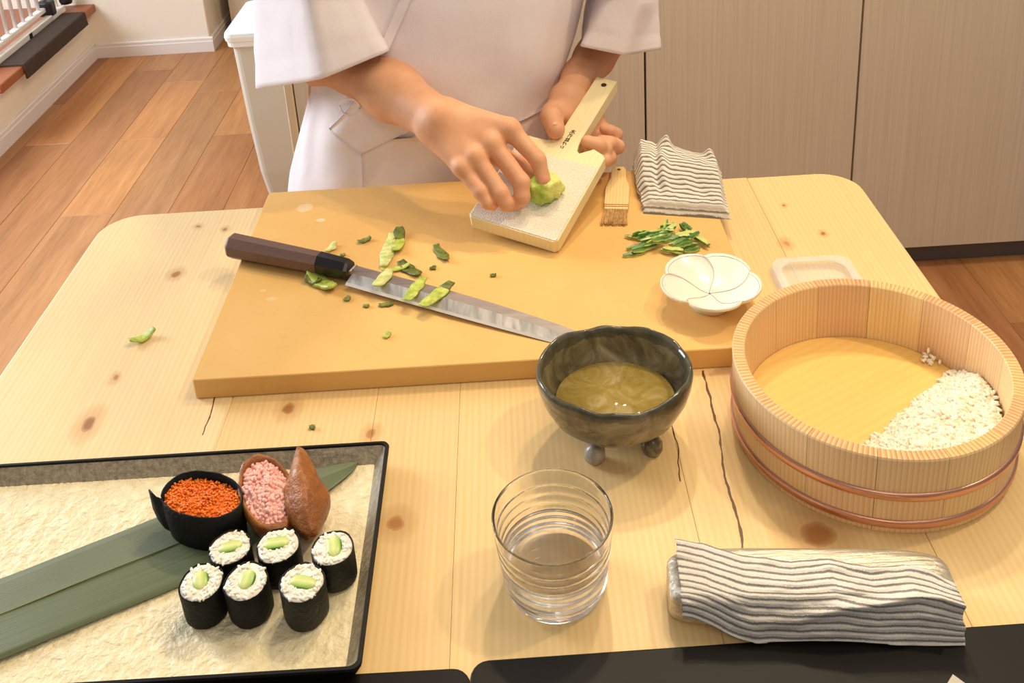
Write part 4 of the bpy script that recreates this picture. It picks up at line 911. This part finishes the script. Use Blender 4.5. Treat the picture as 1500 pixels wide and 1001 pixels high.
# ================================================================== PERSON
t = np.concatenate
def axis(a, b, f0, f1, fine, coarse):
    return t([np.arange(a, f0, coarse), np.arange(f0, f1, fine), np.arange(f1, b, coarse)])
def person_fields():
    xs, ys, zs = axis(-.40, .30, -.215, .150, .0019, .012), axis(.93, 1.46, .945, 1.165, .0019, .012), axis(-.01, 1.62, .768, .892, .0019, .014)
    B = Field(xs, ys, zs)
    # trunk, neck, head, legs
    B.ell((-.10, 1.27, .98), (.150, .095, .30), .02); B.ell((-.07, 1.29, 1.20), (.165, .085, .12), .03)
    B.ell((-.13, 1.27, .78), (.155, .105, .15), .03)
    B.cap((-.07, 1.30, 1.28), (-.065, 1.27, 1.38), .052, .047, .03); B.ell((-.060, 1.235, 1.475), (.072, .088, .108), .02)
    B.cap((-.058, 1.15, 1.475), (-.058, 1.135, 1.455), .008, .012, .012)
    for e in (-.073, .073): B.ell((-.06+e, 1.245, 1.465), (.010, .018, .030), .004)
    for x in (-.20, -.06):
        B.chain([(x, 1.27, .72), (x+.01, 1.26, .42), (x, 1.28, .08)], [.085, .055, .038], .02); B.cap((x, 1.28, .032), (x, 1.16, .028), .036, .030, .02)
    # ---- right arm (rubbing the root)
    B.chain([(-.215, 1.29, 1.20), (-.262, 1.250, .905), (-.2490, 1.225, .8720), (-.2025, 1.190, .8708)], [.040, .034, .035, .0355], .02)
    B.chain([(-.2025, 1.190, .8708), (-.1465, 1.118, .8612), (-.0870, 1.045, .8525)], [.0365, .0330, .0255], .02)
    wr = (-.0870, 1.045, .8525); B.cap((-.085, 1.04, .856), (-.070, 1.038, .846), .022, .020, .012)
    H = Field(xs, ys, zs)
    M_ = {'i': (-.0080, 1.0215, .8490), 'm': (-.0290, 1.0110, .8380), 'r': (-.0480, 1.0000, .8285), 'p': (-.0630, .9935, .8190)}
    for kf, r0, r1 in (('i', .0165, .0125), ('m', .0165, .0128), ('r', .0160, .0118), ('p', .0150, .0102)):
        a = np.array(wr)+(np.array(M_[kf])-np.array((-.036, 1.007, .836)))*.42; B.cap(a, M_[kf], r0, r1, .012)
    for kf in 'imrp': B.ell(np.array(M_[kf])+(0, -.0045, .0030), (.0088, .0088, .0080), .006)          # knuckles
    fg = {'i': ([M_['i'], (.0215, .9960, .8215), (.0265, .9855, .8010), (.0255, .9835, .7895)], [.0112, .0092, .0082, .0066]),
          'm': ([M_['m'], (.0020, .9775, .8045), (.0015, .9700, .7905), (-.0045, .9735, .7795)], [.0114, .0094, .0086, .0072]),
          'r': ([M_['r'], (-.0215, .9695, .7975), (-.0165, .9645, .7865), (-.0120, .9720, .7795)], [.0108, .0090, .0080, .0070]),
          'p': ([M_['p'], (-.0435, .9720, .7985), (-.0370, .9660, .7885), (-.0310, .9710, .7815)], [.0098, .0082, .0072, .0062])}
    for kf, (P, r) in fg.items():
        E_ = Field(xs, ys, zs); E_.chain(P, r, .004); H.merge(E_, .0016)
    E_ = Field(xs, ys, zs); E_.chain([(-.055, 1.035, .832), (-.022, 1.030, .812), (.004, 1.018, .803), (.018, 1.008, .7965)], [.017, .0115, .0098, .008], .006); H.merge(E_, .003)
    B.merge(H, .0065)
    # ---- left arm (holding the grater handle)
    B.chain([(.080, 1.29, 1.20), (.150, 1.305, .905), (.138, 1.292, .8600)], [.040, .033, .031], .02)
    B.chain([(.138, 1.292, .8600), (.1095, 1.2480, .8370), (.0870, 1.2050, .8298), (.0660, 1.1600, .8190)], [.031, .0255, .0220, .0185], .015)
    H = Field(xs, ys, zs)
    def g(u, v, w): return tuple(G(u, v, w))
    w2 = (.0660, 1.1600, .8190)
    B.chain([w2, g(.030, .205, -.024), g(.034, .178, -.031)], [.0185, .0165, .0150], .012); B.chain([w2, g(.050, .228, -.034), g(.055, .205, -.036)], [.0180, .0160, .0150], .012)
    B.chain([w2, (.0500, 1.132, .8110), g(.0200, .188, -.002)], [.0170, .0165, .0140], .010)                        # thenar
    for P, r in (([g(.0200, .188, -.002), g(.0270, .170, .0108), g(.0395, .1525, .0100)], [.0155, .0132, .0114]),
                 ([g(.034, .178, -.031), g(.072, .168, -.032), g(.0935, .166, -.018), g(.0905, .158, -.0045), g(.0795, .1535, .0020)], [.0115, .0108, .0102, .0098, .0084]),
                 ([g(.048, .190, -.036), g(.080, .176, -.040), g(.0985, .168, -.031), g(.0985, .152, -.0215), g(.0890, .146, -.0185)], [.0112, .0105, .0098, .0090, .0078]),
                 ([g(.055, .205, -.037), g(.088, .198, -.042), g(.1010, .190, -.031), g(.0960, .182, -.020), g(.086, .180, -.017)], [.0112, .0100, .0092, .0085, .0075]),
                 ([g(.058, .225, -.037), g(.083, .217, -.040), g(.0925, .209, -.030), g(.087, .204, -.022), g(.080, .203, -.0205)], [.0100, .0090, .0082, .0075, .0065])):
        E_ = Field(xs, ys, zs); E_.chain(P, r, .004); H.merge(E_, .0016)
    B.merge(H, .006)
    return B
k = NT('skin'); v = k.coord(); n = k.noise(v, 45, 4, .6); n2 = k.noise(v, 420, 2)
k.col(k.ramp(n, [(.3, '#d99c74'), (.55, '#dfa57d'), (.8, '#e4af88')])); k.p(Roughness=.58, Subsurface_Weight=.12, Subsurface_Radius=(.01, .004, .002), Subsurface_Scale=.4); k.bump(n2, .08, .0006); M_skin = k.m
ps = fobj('person', person_fields(), M_skin, None, 3)
tag(ps, 'person in a white wrap coat rubbing a green root on a wooden grater', 'person')
M_nail = simple('nail', '#e9b79c', .25)
def nail(c, d, up, L, w):
    d = Vector(d).normalized(); up = Vector(up); up = (up-d*up.dot(d)).normalized(); s = d.cross(up); c = Vector(c)
    V = []; m = 6; q = 6
    for i in range(m+1):
        for j in range(q+1):
            a = (j/q-.5)*1.9; e = 1-.35*abs(2*i/m-1)**3*abs(2*j/q-1)
            V.append(c+d*(L*(i/m-.5)*e)+s*(w*.62*math.sin(a)*e)+up*(w*.62*(math.cos(a)-1)*.9))
    F = [(i*(q+1)+j, i*(q+1)+j+1, (i+1)*(q+1)+j+1, (i+1)*(q+1)+j) for i in range(m) for j in range(q)]
    obj('nail', V, F, M_nail, ps)
nd = G(.0395, .1525)-G(.0270, .170); nail(G(.0378, .1548, .0103+.0112), nd, Mgr.col[2], .0125, .0125)
# hair and simple eyes (head lies above the frame)
M_hair = simple('hair', '#1c1512', .5, .3, 200)
blob('hair', (-.060, 1.262, 1.500), (.082, .090, .098), M_hair, ps, 4, .05, 3, 3)
for e in (-.028, .028): blob('eye', (-.06+e, 1.155, 1.482), (.011, .008, .008), simple('eye', '#2a1c14', .2), ps, 0, 0, 1, 2)
# ---- coat
TS = [(.42, -.135, .235, 1.285, .150), (.60, -.130, .205, 1.265, .132), (.70, -.128, .186, 1.258, .127), (.76, -.118, .176, 1.256, .124), (.82, -.103, .170, 1.258, .128), (.87, -.090, .176, 1.262, .130), (.95, -.078, .188, 1.268, .128), (1.05, -.072, .196, 1.28, .120), (1.18, -.07, .196, 1.29, .108), (1.25, -.07, .180, 1.295, .092), (1.30, -.07, .120, 1.30, .078), (1.335, -.07, .070, 1.30, .062)]
zsx = [a[0] for a in TS]
def tor(z): return [float(np.interp(z, zsx, [a[i] for a in TS])) for i in range(1, 5)]
EX = 2.3
def fold(a, z):
    f = .0050*math.sin(a*5+z*16+2*nz(z*5, 1))*sst(.92, .70, z)+.006*nz(math.cos(a)*2.2, math.sin(a)*2.2, z*5)+.0034*nz(math.cos(a)*5, math.sin(a)*5, z*14+3)
    return f+.003*math.sin((z*1.0+math.cos(a)*.16)*46)*math.exp(-((z-.84)/.06)**2)*.6
rings = []; na = 110
for i in range(100):
    z = .42+(1.335-.42)*i/99; cx, hw, cy, hd = tor(z); ring = []
    for j in range(na):
        a = 2*PI*j/na; c, s = math.cos(a), math.sin(a); q = (abs(c)**EX+abs(s)**EX)**(-1/EX); w = fold(a, z)
        ring.append((cx+(hw*q+w)*c, cy+(hd*q+w)*s, z))
    rings.append(ring)
k = NT('white_cotton'); n = k.noise(k.coord(), 700, 2); n2 = k.noise(k.coord(), 14, 2, .5, .6); k.col('#f2e8ea'); k.p(Roughness=.85, Sheen_Weight=.15); k.bump(k.math('ADD', k.math('MULTIPLY', n, .12), n2), .2, .012); M_coat = k.m
coat = loft('coat', rings, M_coat, ps, cap=False)
coat['label'] = 'white cotton wrap coat'
def fy(x, z, d=.0):
    cx, hw, cy, hd = tor(z); u = min(.98, abs((x-cx)/hw)); y = cy-hd*(1-u**EX)**(1/EX); a = math.atan2((y-cy)/hd, (x-cx)/hw); return y-fold(a, z)*.9-d
def patch(name, quad, d, th=.0015, nx=16, nzz=24, mat=M_coat, wav=0.0):
    a, b, c, e = [np.array(q, float) for q in quad]; V = []; 
    for dd in (d+th, d-.006):
        for j in range(nzz+1):
            for i in range(nx+1):
                s, t_ = i/nx, j/nzz; p = (a*(1-s)+b*s)*(1-t_)+(e*(1-s)+c*s)*t_; V.append((p[0], fy(p[0], p[1], dd+wav*math.sin(s*9+t_*3)), p[1]))
    m = (nx+1)*(nzz+1); F = []
    for o_ in (0, m):
        for j in range(nzz):
            for i in range(nx): F.append((o_+j*(nx+1)+i, o_+j*(nx+1)+i+1, o_+(j+1)*(nx+1)+i+1, o_+(j+1)*(nx+1)+i))
    bd_ = [i for i in range(nx+1)]+[(j+1)*(nx+1)+nx for j in range(nzz)]+[nzz*(nx+1)+nx-1-i for i in range(nx)]+[(nzz-1-j)*(nx+1) for j in range(nzz-1)]
    for q in range(len(bd_)): u, v_ = bd_[q], bd_[(q+1) % len(bd_)]; F.append((u, v_, v_+m, u+m))
    return obj(name, V, F, mat, coat)
# overlapping front panel, collar edge, side flap, tie loop
patch('front_panel', [(-.205, .62), (.03, .62), (.045, .800), (-.196, .790)], .0025, .002, 30, 24)
patch('collar_band', [(-.163, .905), (-.150, .905), (-.020, 1.15), (-.040, 1.15)], .0022, .0018, 6, 30)
patch('side_flap', [(-.236, .803), (-.196, .775), (-.115, .812), (-.196, .846)], .0085, .002, 14, 12, wav=.0015)
cxl = (-.2035, .838); tube('tie_loop', [(cxl[0]+.0125*math.cos(a), fy(cxl[0], cxl[1], .013)-.002*math.cos(a), cxl[1]+.0115*math.sin(a)) for a in np.linspace(0, 2*PI, 24, endpoint=False)], .0013, M_coat, coat, 6, closed=True)
# ---- sleeves
def ringpts(P, n=9):
    out = []; m = len(P)
    for i in range(m):
        a, b = np.array(P[i]), np.array(P[(i+1) % m])
        for j in range(n): out.append(a+(b-a)*j/n)
    out = np.array(out)
    for _ in range(1): out = .5*out+.25*(np.roll(out, 1, 0)+np.roll(out, -1, 0))
    return out
def sleeve(R4, seed):
    rs = [ringpts(r) for r in R4]; m = 14; rings = []
    for k_ in range(len(rs)-1):
        for j in range(m): rings.append(rs[k_]*(1-j/m)+rs[k_+1]*(j/m))
    rings.append(rs[-1]); out = []
    for i, r in enumerate(rings):
        c = r.mean(0); q = []
        for p in r:
            d = p-c; L = np.linalg.norm(d); w = .003*nz(p[0]*14+seed, p[1]*14, p[2]*14)+.0016*nz(p[0]*45, p[1]*45, p[2]*30)
            if i in (4, 5): w -= .0006
            q.append(p+d/L*w)
        out.append(q)
    o = loft('sleeve', out, M_coat, coat, cap=False); s_ = o.modifiers.new('t', 'SOLIDIFY'); s_.thickness = .0018; s_.offset = 0; return o
sleeve([[(-.3600, 1.272, .8115), (-.2276, 1.095, .8925), (-.1440, 1.115, .9163), (-.190, 1.285, .870)],
        [(-.3440, 1.272, .9411), (-.2353, 1.120, .9838), (-.1748, 1.140, .9733), (-.195, 1.295, .950)],
        [(-.335, 1.28, 1.06), (-.250, 1.145, 1.09), (-.178, 1.160, 1.08), (-.190, 1.32, 1.06)],
        [(-.285, 1.285, 1.20), (-.235, 1.225, 1.24), (-.165, 1.215, 1.26), (-.17, 1.34, 1.25)],
        [(-.235, 1.285, 1.262), (-.20, 1.235, 1.278), (-.135, 1.225, 1.292), (-.14, 1.33, 1.285)], [(-.13, 1.285, 1.296), (-.12, 1.27, 1.298), (-.11, 1.265, 1.30), (-.11, 1.30, 1.30)]], 1)
sleeve([[(.0850, 1.170, .8855), (.140, 1.166, .8715), (.1985, 1.240, .8472), (.1722, 1.302, .8185), (.098, 1.285, .850)],
        [(.1240, 1.178, .9407), (.164, 1.180, .935), (.1992, 1.262, .9094), (.178, 1.322, .925), (.11, 1.305, .94)],
        [(.092, 1.18, 1.06), (.135, 1.185, 1.06), (.185, 1.262, 1.05), (.160, 1.332, 1.06), (.09, 1.322, 1.06)],
        [(.03, 1.215, 1.26), (.095, 1.225, 1.24), (.145, 1.285, 1.20), (.1, 1.335, 1.23), (.03, 1.34, 1.25)],
        [(-.005, 1.225, 1.292), (.06, 1.235, 1.278), (.095, 1.285, 1.262), (.06, 1.325, 1.275), (0, 1.33, 1.285)], [(-.03, 1.265, 1.30), (-.02, 1.27, 1.298), (-.01, 1.285, 1.296), (-.02, 1.30, 1.298), (-.03, 1.30, 1.30)]], 2)
# ---- trousers and shoes (behind the table)
for x in (-.215, -.055):
    loft('trouser_leg', [[(x+r*math.cos(a), 1.27+r*math.sin(a)*.9, z) for a in (2*PI*j/24 for j in range(24))] for z, r in ((.09, .075), (.3, .082), (.6, .098))], M_coat, ps, cap=False)
